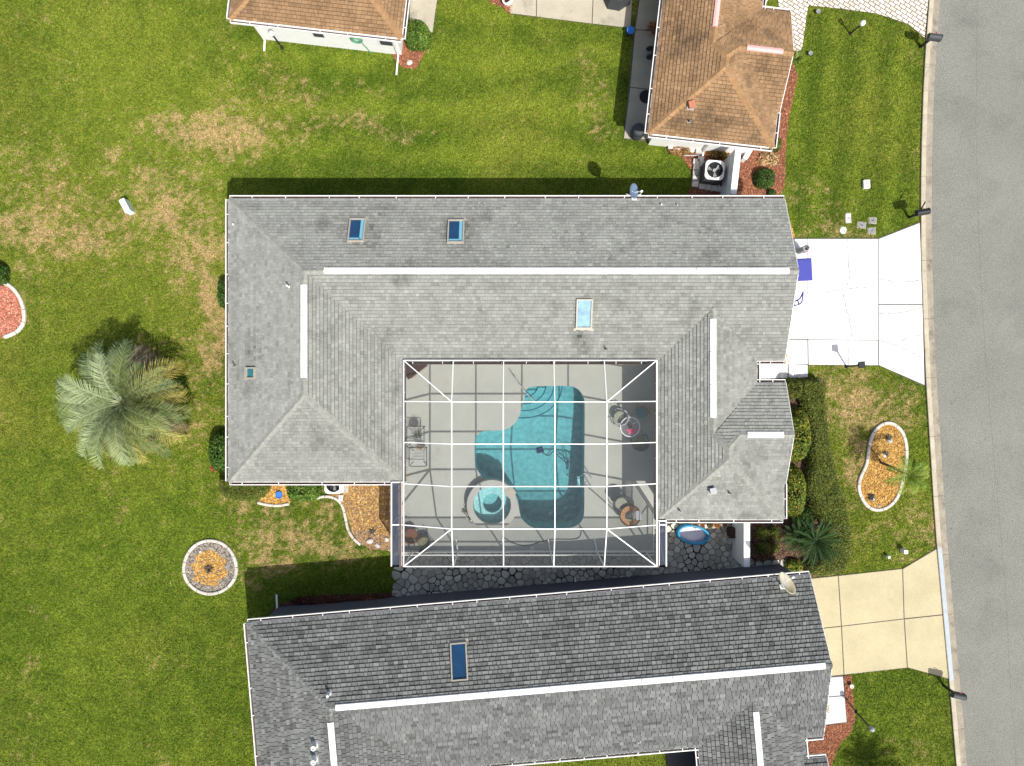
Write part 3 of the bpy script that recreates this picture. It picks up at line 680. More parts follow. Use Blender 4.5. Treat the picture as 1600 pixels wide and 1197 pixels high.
        mb.add(vv, [(0, 1, 4, 3), (1, 2, 5, 4), (6, 7, 1, 0), (7, 8, 2, 1)])
        me = None
        for i in range(n):
            pos = A + d * (s0 + i * ln); s = CY - pos.y / SC(pos.z); r = CX + pos.x / SC(pos.z)
            if not (-15 < s < 1212 and -15 < r < 1615): continue
            if me is None:
                o = mb.build('cap_shingle', capm, root); me = o.data
            else: o = link('cap_shingle', me, root)
            o.location = pos
    caps('N', 'W', (-11.78, 7.66), (-8.25, 4.45)); caps('W', 'SW', (-11.78, yWs), (-8.25, yWa)); caps('EW', 'SW', (-4.58, yWs), (-8.25, yWa))
    caps('N', 'S', (-8.25, 4.45), (vent0 + .05, 4.45)); caps('W', 'EW', (-8.25, 4.45), (-8.25, 3.9)); caps('W', 'EW', (-8.25, yWa), (-8.25, yWa + .65))
    caps('WE', 'SE', (6.07, -5.67), (8.68, -3.06)); caps('EH', 'SE', (11.3, -5.67), (8.68, -3.06)); caps('WE', 'EH', (8.68, -3.06), (8.68, -2.61))
    caps('WE', 'NH', (8.68, -2.61), (8.13, -2.06)); caps('EH', 'NH', (9.21, -2.09), (8.68, -2.61)); caps('WE', 'EU', (8.13, 3.04), (8.13, 2.5)); caps('WE', 'EU', (8.13, -2.06), (8.13, -1.4))
    caps('N', 'S', (10.95, 4.45), (11.35, 4.45)); caps('NH', 'CG', (9.21, -2.09), (9.5, -2.09)); caps('NH', 'CG', (10.95, -2.09), (11.4, -2.09))
    # ridge vents
    def vent(f, a, b):
        A, B = V(f, *a), V(f, *b); L = (B - A).length; n = max(1, round(L / 1.22)); d = (B - A).normalized(); s = d.cross(Vector((0, 0, 1))).normalized()
        for k in range(n):
            p0, p1 = A + d * (L * k / n + .008), A + d * (L * (k + 1) / n - .008); dz = random.uniform(-.006, .006); vv = []
            for q in (p0, p1):
                for x, z in ((-.13, -.045), (-.12, .03), (-.03, .062), (.03, .062), (.12, .03), (.13, -.045)): vv.append(q + s * x * ventw + Vector((0, 0, z + dz)))
            MB().add(vv, [(i, i + 1, i + 7, i + 6) for i in range(5)] + [(5, 4, 3, 2, 1, 0), (6, 7, 8, 9, 10, 11)]).build('ridge_vent', ventm, root)
    vent('N', (vent0, 4.45), (10.98, 4.45)); vent('W', (-8.25, 3.9), (-8.25, yWa + .68)); vent('WE', (8.13, 2.6), (8.13, -1.4)); vent('NH', (9.5, -2.09), (10.98, -2.09))
    # fascia boards, rakes and gutters
    EV = [((-11.78, 7.66), (11.35, 7.66), (0, 1), 'g'), ((-11.78, 7.66), (-11.78, yWs), (-1, 0), 'g'), ((-11.78, yWs), (-4.58, yWs), (0, -1), 'g'), ((-4.58, yWs), (-4.58, .93), (1, 0), 'c'),
          ((-4.58, .93), (6.07, .93), (0, -1), 'c'), ((6.07, .93), (6.07, -5.67), (-1, 0), 'c'), ((6.07, -5.67), (11.3, -5.67), (0, -1), 'g'), ((11.3, -5.67), (11.3, -4.18), (1, 0), 'g'),
          ((11.35, .93), (10.18, .93), (0, -1), 'g'), ((10.18, .93), (10.18, 0), (1, 0), 'g'), ((10.18, 0), (11.4, 0), (0, 1), 'g')]
    for a, b, o, kd in EV:
        mid = T @ Vector(((a[0] + b[0]) / 2, (a[1] + b[1]) / 2, EZ))
        A = Vector((a[0] + o[0] * .012, a[1] + o[1] * .012, EZ - .075)); B = Vector((b[0] + o[0] * .012, b[1] + o[1] * .012, EZ - .075))
        MB().bar(T @ A, T @ B, .022, .15).build('fascia', M['trim'], root)
        d = (B - A).normalized(); O = Vector((*o, 0)); zt = EZ - .005; mg = MB(); ins = .02
        gm = [M['trim'], M['grime']] if kd == 'g' or not plain_cage else [M['brown_metal'], M['grime']]
        A2, B2 = A + d * ins - Vector((0, 0, A.z)), B - d * ins - Vector((0, 0, B.z))
        mg.bar(T @ (A2 + O * .128 + Vector((0, 0, zt - .045))), T @ (B2 + O * .128 + Vector((0, 0, zt - .045))), .03, .1)
        mg.bar(T @ (A2 + O * .018 + Vector((0, 0, zt - .05))), T @ (B2 + O * .018 + Vector((0, 0, zt - .05))), .010, .09)
        mg.bar(T @ (A2 + O * .068 + Vector((0, 0, zt - .085))), T @ (B2 + O * .068 + Vector((0, 0, zt - .085))), .088, .02, m=1)
        for s_ in (A2, B2): mg.bar(T @ (s_ + O * .018 + Vector((0, 0, zt - .05))), T @ (s_ + O * .14 + Vector((0, 0, zt - .05))), .012, .095)
        g = mg.build('gutter', gm, root)
        L = (B2 - A2).length; n = int(L / random.uniform(.85, 1.5)); mh = MB()
        for i in range(n):
            q = A2 + d * ((i + .5 + random.uniform(-.2, .2)) * L / n); mh.bar(T @ (q + O * .022 + Vector((0, 0, zt + .004))), T @ (q + O * .115 + Vector((0, 0, zt + .004))), .03, .008)
        if n: mh.build('gutter_hanger', M['trim'], g, kind='stuff')
    for pts in (((11.35, 7.66, 'N'), (11.35, 4.45, 'N')), ((11.35, 4.45, 'N'), (11.35, .93, 'S')), ((11.4, 0, 'NH'), (11.4, -2.09, 'NH')), ((11.4, -2.09, 'CG'), (11.4, -4.18, 'CG'))):
        (x, y, f), (x2, y2, f2) = pts
        MB().bar(V(f, x + .012, y, -.08), V(f2, x2 + .012, y2, -.08), .022, .16).build('rake_board', M['trim'], root)
    # doors, windows
    def wall_box(nm, m, c, size, par=None):
        return MB().box(T @ Vector(c), size, rot).build(nm, m, par or root)
    gd = wall_box('garage_door', M['trim'], (10.905, 4.4, 1.08), (.03, 4.9, 2.16))
    for i in range(4): wall_box('door_panel', M['white'], (10.925, 4.4, .29 + .53 * i), (.03, 4.8, .5), gd)
    fd = wall_box('front_door', M['wood'], (9.735, .45, 1.05), (.05, .95, 2.1)); wall_box('door_handle', M['steel'], (9.78, .1, 1.0), (.05, .03, .14), fd)
    def window(c, nrm_axis, w=.95, h=1.1):
        sz = (.07, w, h) if nrm_axis == 'x' else (w, .07, h); fr = wall_box('window', M['trim'], c, sz)
        s2 = (.09, w - .16, h - .16) if nrm_axis == 'x' else (w - .16, .09, h - .16); wall_box('window_pane', M['dark_grey'], c, s2, fr)
        s3 = (.10, w - .16, .04) if nrm_axis == 'x' else (w - .16, .10, .04); wall_box('window_rail', M['trim'], c, s3, fr)
    for c, ax in (((-11.33, 5, 1.4), 'x'), ((-11.33, 0, 1.4), 'x'), ((10.85, -2.1, 1.4), 'x'), ((-7, 7.66 - nover, 1.4), 'y'), ((0, 7.66 - nover, 1.4), 'y'), ((5, 7.66 - nover, 1.4), 'y')):
        if nwin or ax == 'x': window(c, ax)
    root_info = dict(T=T, Ti=Ti, FA=FA, zat=zat, root=root, window=window, wall_box=wall_box, rot=rot, yWs=yWs, V=V)
    return root_info

def on_roof(hs, px, py, f):
    z = 3.2
    for _ in range(8):
        w = P(px, py, z); l = hs['Ti'] @ w; z = hs['zat'](f, l.x, l.y)
    w = P(px, py, z); _, e, g, p = hs['FA'][f]
    T3 = hs['T'].to_3x3(); up = (T3 @ Vector((g[0], g[1], p))).normalized(); n = (T3 @ Vector((-p * g[0], -p * g[1], 1))).normalized(); side = up.cross(n)
    B = Matrix((side, up, n)).transposed().to_4x4()      # x along eave, y uphill, z normal
    return Vector((w.x, w.y, z)), B
def skylight(hs, px, py, f, w, h, glass='glass_blue', lining=True, label=None):
    c, B = on_roof(hs, px, py, f); t = .055; mb = MB()
    for dx, dy, sx, sy in ((0, h / 2, w + t, t), (0, -h / 2, w + t, t), (w / 2, 0, t, h - t), (-w / 2, 0, t, h - t)):
        mb.box(c + B @ Vector((dx, dy, .055)), (sx, sy, .13), M=B)
    mb.box(c + B @ Vector((0, -h / 2 - .1, .026)), (w + .2, .12, .012), M=B)
    fr = mb.build('skylight', M['sky_frame'], hs['root'], label=label)
    MB().box(c + B @ Vector((0, 0, .05)), (w - t, h - t, .02), M=B).build('skylight_pane', M[glass], fr)
    if lining:
        mb = MB(); mb.box(c + B @ Vector((-(w - t) / 2 * .72, 0, .065)), ((w - t) * .26, h - t, .012), M=B); mb.box(c + B @ Vector((.05, (h - t) / 2 * .86, .065)), ((w - t) * .80, (h - t) * .13, .012), M=B)
        mb.build('shaft_lining', M['shaft'], fr)
    # flashing
def vent_pipe(hs, px, py, f, r=.05, h=.3, m='white', sq=False):
    c, B = on_roof(hs, px, py, f); mb = MB()
    mb.box(c + B @ Vector((0, 0, .03)), (r * 4, r * 4, .02), M=B, m=1)
    if sq: mb.box(c + Vector((0, 0, .10)), (r * 2.6, r * 2.6, .26), .2); mb.box(c + Vector((0, 0, .25)), (r * 3.4, r * 3.4, .04), .2)
    else: mb.lathe([(r * 1.7, 0), (r * 1.2, .1), (r, .12), (r, h), (r * .75, h), (r * .75, h - .06), (0, h - .06)], c, 10)
    mb.build('vent_pipe', [M[m], M['lead']], hs['root'])

MAIN = house('grey_roofed_house', 'grey shingle roofed house with a pool enclosure between its two wings', (0, 0), 0, -4.10, ('shingle_grey', 'under_grey', 'cap_grey', 'vent_white', 'wall_cream'), stains=((-6.3, 6.2, .75, .5, .9), (-5.8, 5.7, .6, .5, .7), (-2.25, 6.2, .75, .5, .9), (-1.9, 5.8, .6, .6, .7), (-5.6, 7.1, .5, .35, .6), (2.75, 1.95, .3, .5, 1.0), (2.95, 1.3, .25, .5, .5), (-10.6, 1.4, .5, .5, .6), (-10.9, .6, .3, .5, .4), (4.2, 4.9, .5, .3, .6), (-1, 4.7, 1.5, .25, .3), (8.0, 5.0, .6, .3, .5), (-8.0, -2.2, .5, .6, .35), (-6.9, -2.6, .8, .5, .3), (8.05, -4.95, .12, .7, -.7), (8.9, -4.8, .1, .5, -.5), (-9.6, 3.75, .5, .12, -.5), (8.2, 3.3, .5, .5, .4)))
r2 = R(4.9); o2 = Vector((-11.03, -9.99)) - Matrix.Rotation(r2, 2) @ Vector((-11.78, 7.66))
SOUTH = house('charcoal_roofed_house', 'house with dark charcoal shingle roof and slate blue walls', tuple(o2), r2, -5.2, ('shingle_dark', 'under_grey', 'cap_dark', 'vent_white', 'navy_wall'), ex=.165, tmax=.048, wmin=.14, wmax=.27, tabgap=.010, band=.020, nover=.17, plain_cage=False, vent0=-8.0, nwin=False, warp=([-99, 0, 6.07, 8.13, 10.18, 11.35, 99], [0, 0, .45, .62, .75, .38, .38]))
r3 = R(-6.5); o3 = Vector((5.67, 10.39)) - Matrix.Rotation(r3, 2) @ Vector((6.07, -5.67))
NORTH = house('brown_roofed_house', 'white walled house with brown shingle roof and pink ridge vents', tuple(o3), r3, -2.9, ('shingle_brown', 'under_brown', 'cap_brown', 'vent_pink', 'white'), stains=((6.9, -1.2, .7, 1.2, .6), (7.2, .8, .8, 1.2, .5), (8.8, -4.9, 1.0, .5, .6), (10.6, -3.0, .6, .8, .4), (9.5, -1.0, .6, .6, .5), (7.8, -4.7, .1, .6, -.6)), wmin=.15, wmax=.26, tabgap=.006, band=.018, ventw=.85, plain_cage=False)

skylight(MAIN, 558, 361, 'N', .62, 1.08); skylight(MAIN, 712.5, 363, 'N', .62, 1.08); skylight(MAIN, 912.5, 489.5, 'S', .60, 1.18, 'glass_pale', False, 'skylight with pale reflecting glass')
skylight(MAIN, 393.5, 583, 'W', .42, .42, 'teal_glass', False, 'small square teal skylight'); skylight(SOUTH, 717.5, 1034, 'N', .62, 1.38, 'glass_blue', False)
for a in ((452, 448, 'W', .04, .32), (946.5, 546, 'S', .03, .32, 'lead'), (1139, 770, 'SE', .03, .28, 'lead'), (1061, 797, 'SE', .03, .28, 'lead'), (368, 572, 'W', .03, .3, 'lead')): vent_pipe(MAIN, *a)
vent_pipe(MAIN, 365, 351, 'W', .03, .1)
vent_pipe(MAIN, 1112, 766, 'SE', .075, .3, 'grey', True)
for a in ((1033, 320, 'N', .03, .12), (1058, 321, 'N', .025, .10)): vent_pipe(MAIN, *a)
for a in ((515, 1083, 'N', .055, .34), (493, 1163, 'W', .10, .35), (493, 1185, 'W', .10, .35), (998, 1159, 'S', .04, .1)): vent_pipe(SOUTH, *a)
vent_pipe(NORTH, 1079, 166, 'SE', .075, .3, 'terracotta', True); vent_pipe(NORTH, 1076, 190, 'SE', .03, .16, 'dark_grey')

# windows and fittings on the white south wall of the north house's west wing
yw = -2.9 + .45
def north_wall_at(px):     # local x for a point on the wall base at this pixel
    best = None
    for x in np.linspace(-11.3, -5.0, 200):
        q = NORTH['T'] @ Vector((x, yw, 1.3)); s = CX + q.x / SC(1.3)
        if best is None or abs(s - px) < best[0]: best = (abs(s - px), x)
    return best[1]
NORTH['window']((north_wall_at(496), yw, 1.45), 'y', .62, 1.15); NORTH['window']((north_wall_at(602), yw, 1.40), 'y', .70, 1.15)
T = NORTH['T']
def downspout(hs, x, y, out, nm='downspout', base=.05, ext=.6):
    T = hs['T']; o = Vector((*out, 0)); pts = [Vector((x, y, EZ - .12)) + o * .1, Vector((x, y, EZ - .3)) - o * .36, Vector((x, y, base + .12)) - o * .36, Vector((x, y, base + .03)) - o * .1 + o * ext]
    mb = MB()
    for a, b in zip(pts, pts[1:]): mb.bar(T @ a, T @ b, .07, .06)
    mb.build(nm, M['trim'], hs['root'])
downspout(NORTH, -5.15, -2.9, (0, -1)); downspout(NORTH, -11.2, -2.9, (0, -1), ext=.2); downspout(NORTH, 9.0, -5.67, (0, -1), ext=.1)
downspout(SOUTH, -11.35, 7.66, (0, 1), ext=.5); downspout(SOUTH, 2.0, 7.66, (0, 1), ext=.1); downspout(MAIN, -4.9, -4.1, (0, -1), ext=.1)
def dish(px, py, z, face, rr, m, label, feet=True):
    c = P(px, py, z); rs = MAIN if py < 700 else SOUTH
    f, B = on_roof(rs, px + (0 if py < 700 else -8), py + (12 if py < 700 else 6), 'N'); t = thing('satellite_dish', label, 'satellite dish', tuple(f))
    d = Vector(face).normalized(); Q = d.to_track_quat('Z', 'Y').to_matrix().to_4x4()
    prof = [(0, -.10)] + [(rr * q, -.10 + .10 * q * q) for q in (.25, .5, .75, 1.0)] + [(rr * 1.02, .012), (rr * .98, .014)] + [(rr * q, -.085 + .10 * q * q) for q in (.75, .5, .25)] + [(0, -.085)]
    MB().lathe(prof, c, 24, sy=1.12, M=Q).build('reflector', M[m], t, smooth=True)
    MB().tube([f, f + Vector((0, 0, .2)), c - d * .1], .03, 8).build('mast', M['trim'], t)
    lnb = c + d * .38 + Vector((0, 0, -.16)); MB().tube([c - d * .06 - Vector((0, 0, .2)), lnb], .014, 6).build('feed_arm', M['trim'], t)
    MB().box(lnb, (.10, .07, .07), .4).build('receiver', M['trim'], t)
    if feet:
        for a in (R(215), R(325), R(270)): MB().bar(f + B @ Vector((math.cos(a) * .38, math.sin(a) * .38, .035)), f + Vector((0, 0, .24)), .03, .02).build('strut', M['trim'], t)
    MB().box(f + B @ Vector((0, 0, .035)), (.2, .2, .02), M=B).build('foot_plate', M['trim'], t)
M['blue_grey'] = mat('dish_blue_grey', (.10, .15, .22), .45, var=.1, scale=4)
dish(990.5, 298.5, 3.35, (.75, -.1, .6), .30, 'blue_grey', 'small blue grey satellite dish on the grey roof edge')
dish(1230, 911, 3.45, (.62, .66, .55), .46, 'gold_dish', 'cream satellite dish on the charcoal roof corner', False)

# ================================================================== POOL DECK, POOL, SPA
pool_px = [(822.6, 609), (819.5, 622), (816.5, 633), (812, 648), (807, 658), (798, 667), (788, 671.5), (773, 673), (758, 673.5), (749, 677), (743.5, 683), (741.6, 692), (741.6, 706), (742, 720), (743.6, 729), (748, 738), (756.4, 747), (768, 752), (786, 756), (801, 764), (808, 780), (811, 795), (813.5, 807), (820, 816), (831, 823.8), (845, 825), (865, 825), (892, 824.5), (904, 819), (911, 810), (913, 795), (913, 765), (913, 720), (913.5, 670), (913.5, 630), (911.7, 621), (907, 612), (899.7, 606), (889, 603.3), (865, 603), (842, 603.5), (830, 604.5)]
pool = [q.xy for q in smooth_loop([tuple(P(a, b, .05)) for a, b in pool_px], 2)]
spa_c = P(769, 787, .05); RO, RI = 1.14, .84
spa_loop = [Vector((spa_c.x + RI * math.cos(a), spa_c.y + RI * math.sin(a))) for a in np.linspace(0, 2 * math.pi, 36, endpoint=False)]
ZD = .05
def filled(loops, z, name, m, **k):
    bm = bmesh.new(); eds = []
    for lp in loops:
        vv = [bm.verts.new((q[0], q[1], z)) for q in lp]; eds += [bm.edges.new((vv[i - 1], vv[i])) for i in range(len(vv))]
    bmesh.ops.triangle_fill(bm, use_beauty=True, use_dissolve=False, edges=eds)
    for f in bm.faces:
        f.normal_update()
        if f.normal.z < 0: f.normal_flip()
    me = bpy.data.meshes.new(name); bm.to_mesh(me); bm.free(); me.materials.append(m)
    return link(name, me, **k)
deck = filled([deck_rect, pool, spa_loop], ZD, 'pool_deck', M['deck'], kind='structure')
mb = MB(); n = len(deck_rect)
for i in range(n):
    a, b = deck_rect[i - 1], deck_rect[i]; mb.poly([(*a, ZD - .002), (*b, ZD - .002), (*b, -.3), (*a, -.3)])
mb.build('deck_edge', M['deck'], deck)

pt = thing('swimming_pool', 'turquoise free form swimming pool with corner steps under the screen enclosure', 'swimming pool', tuple(P(850, 720, .05)))
n = len(pool); pc_ = sum(pool, Vector((0, 0))) / n
pool_big = []
for i in range(n):
    d = (pool[(i + 1) % n] - pool[i - 1]).normalized(); pool_big.append(pool[i] + Vector((d.y, -d.x)) * .05 * (1 if sum(pool[k - 1].x * pool[k].y - pool[k].x * pool[k - 1].y for k in range(n)) > 0 else -1))
def depth(y): return -1.05 - np.clip((P(0, 640).y - y) / 5.2, 0, 1) * .75
mb = MB()
for i in range(n):
    a, b = pool[i - 1], pool[i]
    mb.poly([(*a, -.16), (*b, -.16), (*b, depth(b.y) - .05), (*a, depth(a.y) - .05)][::-1])
mb.build('pool_wall', M['pool_plaster'], pt, smooth=False)
mb = MB()
for i in range(n):
    a, b = pool[i - 1], pool[i]; mb.poly([(*a, ZD - .03), (*b, ZD - .03), (*b, -.16), (*a, -.16)][::-1])
mb.build('waterline_tile', M['pool_tile'], pt)
mb = MB()
for i in range(n):
    a, b = pool[i - 1], pool[i]; mb.poly([(*a, ZD), (*b, ZD), (*b, ZD - .03), (*a, ZD - .03)][::-1])
mb.build('pool_lip', M['deck'], pt)
# floor: strips following the slope
mb = MB(); x0, x1 = P(735, 0).x, P(920, 0).x; yy = np.linspace(P(0, 598).y, P(0, 832).y, 24)
for i in range(23): mb.poly([(x0, yy[i + 1], depth(yy[i + 1])), (x1, yy[i + 1], depth(yy[i + 1])), (x1, yy[i], depth(yy[i])), (x0, yy[i], depth(yy[i]))])
mb.build('pool_floor', M['pool_plaster'], pt, smooth=True)
sc_ = P(819, 602, 0)
for k, (r_, z) in enumerate(((.62, -.28), (.98, -.48), (1.34, -.68), (1.72, -.88))):
    arc = [(sc_.x + r_ * 1.05 * math.cos(a), sc_.y + r_ * .9 * math.sin(a)) for a in np.linspace(R(-100), R(14), 22)] + [(sc_.x - .05, sc_.y)]
    arc = [q for q in arc]
    st = MB().prism(arc, depth(0) - .3, z).build('pool_step', M['pool_plaster'], pt)
    e = [Vector((q[0], q[1], z + .004)) for q in arc[:-1]]; mbe = MB()
    for a, b in zip(e, e[1:]):
        ca, cb = (Vector((sc_.x, sc_.y, a.z)) - a).normalized() * .055, (Vector((sc_.x, sc_.y, b.z)) - b).normalized() * .055
        mbe.poly([a, b, b + cb, a + ca])
    mbe.build('step_edge', M['pool_line'], st)
def ripples(X, Y, lmin, lmax, n, strength, seed, main=None):
    r = np.random.default_rng(seed); Z = np.zeros_like(X)
    for k in range(n):
        a = r.uniform(0, 2 * math.pi) if main is None else r.normal(main, .55); l = r.uniform(lmin, lmax)
        Z += strength * (l / .3) ** 2 * np.sin(2 * math.pi / l * (np.cos(a) * X + np.sin(a) * Y + .05 * np.sin(1.3 * X + 2.1 * Y)) + r.uniform(0, 6.28))
    return Z
def water_sheet(name, xs, ys, z, m, parent, Zf, mask=None):
    X, Y = np.meshgrid(xs, ys); nx_, ny_ = len(xs), len(ys); v = np.stack([X.ravel(), Y.ravel(), (Zf(X, Y) + z).ravel()], 1)
    i_, j_ = np.meshgrid(np.arange(nx_ - 1), np.arange(ny_ - 1)); a = (j_ * nx_ + i_).ravel(); f = np.stack([a, a + 1, a + 1 + nx_, a + nx_], 1)
    if mask is not None: c = v[f].mean(1); f = f[mask(c[:, 0], c[:, 1])]
    o = np_mesh(name, v, f, m, parent=parent, smooth=True); return o
water_sheet('pool_water', np.linspace(P(735, 0).x, P(920, 0).x, 190), np.linspace(P(0, 597).y, P(0, 832).y, 230), -.06, M['water'], pt,
            lambda X, Y: ripples(X, Y, .20, .40, 14, .0022, 3), lambda x, y: inpoly(x, y, [tuple(q * 1.0) for q in pool_big]))
hr = MB()
for py in (738, 753):
    a = P(911, py + 6, .05); b = P(918, py - 1, .05)
    hr.tube([P(904, py + 7, -.4), P(908, py + 5, .3), P(912, py + 2, .75), P(918, py - 1, .8), P(922, py + 3, .55), P(924, py + 9, .05)], .022, 7)
hr.build('ladder_rail', M['steel'], pt); MB().bar(P(904, 744.5, -.3), P(904, 760, -.3), .12, .04).build('ladder_step', M['white'], pt)
MB().tube([P(803.5, 587, .05), P(805, 590, .75), P(812, 601, .85), P(822, 614, .6), P(838, 630, -.2)], .024, 7).build('handrail', M['grey'], pt, label='grey stair rail reaching into the pool steps')

sp = thing('spa', 'raised round spa with pale plaster wall spilling into the pool', 'spa', tuple(spa_c)); c0 = Vector((spa_c.x, spa_c.y, 0))
MB().lathe([(RO, .05), (RO, .42), (RO - .02, .45), (RI + .02, .45), (RI, .43), (RI, .05), (RI, -.12)], c0, 40, cap=False).build('spa_wall', M['deck'], sp)
MB().lathe([(RI, -.10), (.44, -.10), (.42, -.13), (.42, -.16)], c0, 36, cap=False).build('spa_bench', M['spa_bench'], sp); MB().lathe([(.42, -.16), (.42, -.62), (0, -.63)], c0, 30, cap=False).build('spa_well', M['spa_well'], sp)
water_sheet('spa_water', np.linspace(c0.x - .86, c0.x + .86, 100), np.linspace(c0.y - .86, c0.y + .86, 100), .36, M['spa_water'], sp, lambda X, Y: ripples(X, Y, .10, .2, 12, .003, 8), lambda x, y: np.hypot(x - c0.x, y - c0.y) < RI + .01)
a = P(797, 770, .46) - Vector((c0.x, c0.y, .46)); aa = math.atan2(a.y, a.x)
q = c0 + Vector((math.cos(aa), math.sin(aa), 0)) * 1.0; MB().box((q.x, q.y, .405), (.42, .36, .11), aa).build('spillway', M['sky_frame'], sp)

# pool cleaner robot
t = thing('pool_cleaner', 'dark blue pool cleaner with grey hose lying in the pool', 'pool cleaner', tuple(P(844, 703, -1.42)))
mb = MB(); c = P(844, 703, -1.33); mb.box(c, (.30, .26, .12), .3, taper=.8); mb.box(c + Vector((.02, 0, .09)), (.2, .2, .08), .3)
mb.build('body', M['blue_dark'], t)
for s in (-1, 1): MB().lathe([(.07, -.03), (.07, .03)], c + Vector((s * .13, -.1, -.02)), 10, M=Matrix.Rotation(R(90), 4, 'Y')).build('wheel', M['black'], t)
MB().tube(smooth_loop([tuple(c), tuple(P(856, 712, -1.3)), tuple(P(866, 705, -1.0)), tuple(P(874, 714, -.6)), tuple(P(886, 722, -.08)), tuple(P(892, 712, -.08)), tuple(P(898, 735, -.08)), tuple(P(885, 742, -.08)), tuple(P(905, 748, -.07))], 5, False), .018, 6).build('hose', M['dark_grey'], t)

# ================================================================== SCREEN ENCLOSURE
cx_ = [-4.49, -2.43, -.35, 1.73, 3.82, 6.0]; cy_ = [.94, -.76, -2.46, -4.17, -5.88, -7.6]; ZE, ZT = 2.72, 3.52
cz = lambda i, j: ZT if 0 < i < 5 and 0 < j < 5 else ZE
cg = thing('screen_enclosure', 'white framed screen enclosure roofing the pool deck', 'screen enclosure', (.75, -3.3, ZD))
G = lambda i, j: Vector((cx_[i], cy_[j], cz(i, j)))
bw, bh = .040, .10
for i in range(6):
    for j in range(5): MB().bar(G(i, j), G(i, j + 1), bw if i not in (0, 5) else .044, bh).build('roof_beam', M['frame_white'], cg)
for j in range(6):
    for i in range(5): MB().bar(G(i, j) + Vector((0, 0, .002)), G(i + 1, j) + Vector((0, 0, .002)), bw * .92, bh * .9).build('roof_beam', M['frame_white'], cg)
for a, b in (((0, 0), (1, 1)), ((5, 0), (4, 1)), ((0, 5), (1, 4)), ((5, 5), (4, 4))): MB().bar(G(*a) - Vector((0, 0, .004)), G(*b) - Vector((0, 0, .004)), .042, .08).build('hip_beam', M['frame_white'], cg)
for i in range(5):
    for j in range(5):
        q = [G(i, j), G(i + 1, j), G(i + 1, j + 1), G(i, j + 1)]; q = [v - Vector((0, 0, .01)) for v in q]; cc = (i in (0, 4)) and (j in (0, 4)); mb = MB()
        if cc:
            inner = {(0, 0): 2, (4, 0): 3, (0, 4): 1, (4, 4): 0}[(i, j)]
            mb.poly([q[inner], q[(inner + 1) % 4], q[(inner + 2) % 4]]); mb.poly([q[inner], q[(inner + 2) % 4], q[(inner + 3) % 4]])
        else: mb.poly(q)
        mb.build('screen_panel', M['screen'], cg)
# south wall: posts, rails, kick plate
XL, XR, YB = -5.0, 6.40, -7.6
sx = [XL] + cx_[1:5] + [XR]
for x in sx + [cx_[0], cx_[5]]: MB().bar((x, YB, ZD), (x, YB, ZE - .05), .05, .06, up=(0, 1, 0)).build('post', M['frame_white'], cg)
def rail(z, a, b, w=.05, h=.06): MB().bar(a + (z,), b + (z,), w, h).build('wall_rail', M['frame_white'], cg)
rail(ZD + .03, (XL, YB), (XR, YB), .07); rail(.80, (XL, YB), (XR, YB)); rail(ZE - .03, (XL, YB), (cx_[0], YB)); rail(ZE - .03, (cx_[5], YB), (XR, YB))
MB().bar((XL, YB + .03, .24), (XR, YB + .03, .24), .012, .34).build('kick_plate', M['frame_white'], cg)
for i in range(5):
    MB().poly([(sx[i], YB + .005, ZD), (sx[i + 1], YB + .005, ZD), (sx[i + 1], YB + .005, ZE), (sx[i], YB + .005, ZE)]).build('screen_panel', M['screen_wall'], cg)
for X, xe, y0 in ((XL, cx_[0] - .1, -4.12), (XR, cx_[5] + .1, -5.72)):
    for y in (y0, -5.88, YB): 
        if y <= y0 + .01:
            MB().bar((X, y, ZD), (X, y, ZE - .06), .05, .05, up=(0, 1, 0)).build('post', M['frame_white'], cg)
            MB().bar((X, y, ZE - .03), (xe + .06 if X < 0 else xe - .06, y, ZE - .03), .05, .06).build('wall_rail', M['frame_white'], cg)
    rail(ZE - .028, (X, y0), (X, YB)); rail(.80, (X, y0), (X, YB)); rail(ZD + .03, (X, y0), (X, YB)); rail(ZE - .026, (xe, y0), (xe, YB), .04, .05)
    MB().poly([(X, y0, ZD), (X, YB, ZD), (X, YB, ZE), (X, y0, ZE)]).build('screen_panel', M['screen_wall'], cg)
    MB().poly([(X, y0, ZE - .035), (X, YB, ZE - .035), (xe, YB, ZE - .035), (xe, y0, ZE - .035)]).build('screen_panel', M['screen_side'], cg)
    MB().bar((X, -6.0, .85), (X, -7.5, 2.2), .04, .04).build('wall_brace', M['frame_white'], cg)
    MB().bar(((X + xe) / 2 + (.17 if X < 0 else -.20), y0, ZE - .02), ((X + xe) / 2 + (.17 if X < 0 else -.20), YB - .05, ZE - .02), .09, .06).build('valley_gutter', M['brown_metal'], cg)
for i in (1, 2, 3, 4): MB().bar((sx[i], YB + .05, .25), (sx[i] - .1, YB + .55, ZD + .02), .05, .04).build('wall_brace', M['frame_white'], cg)

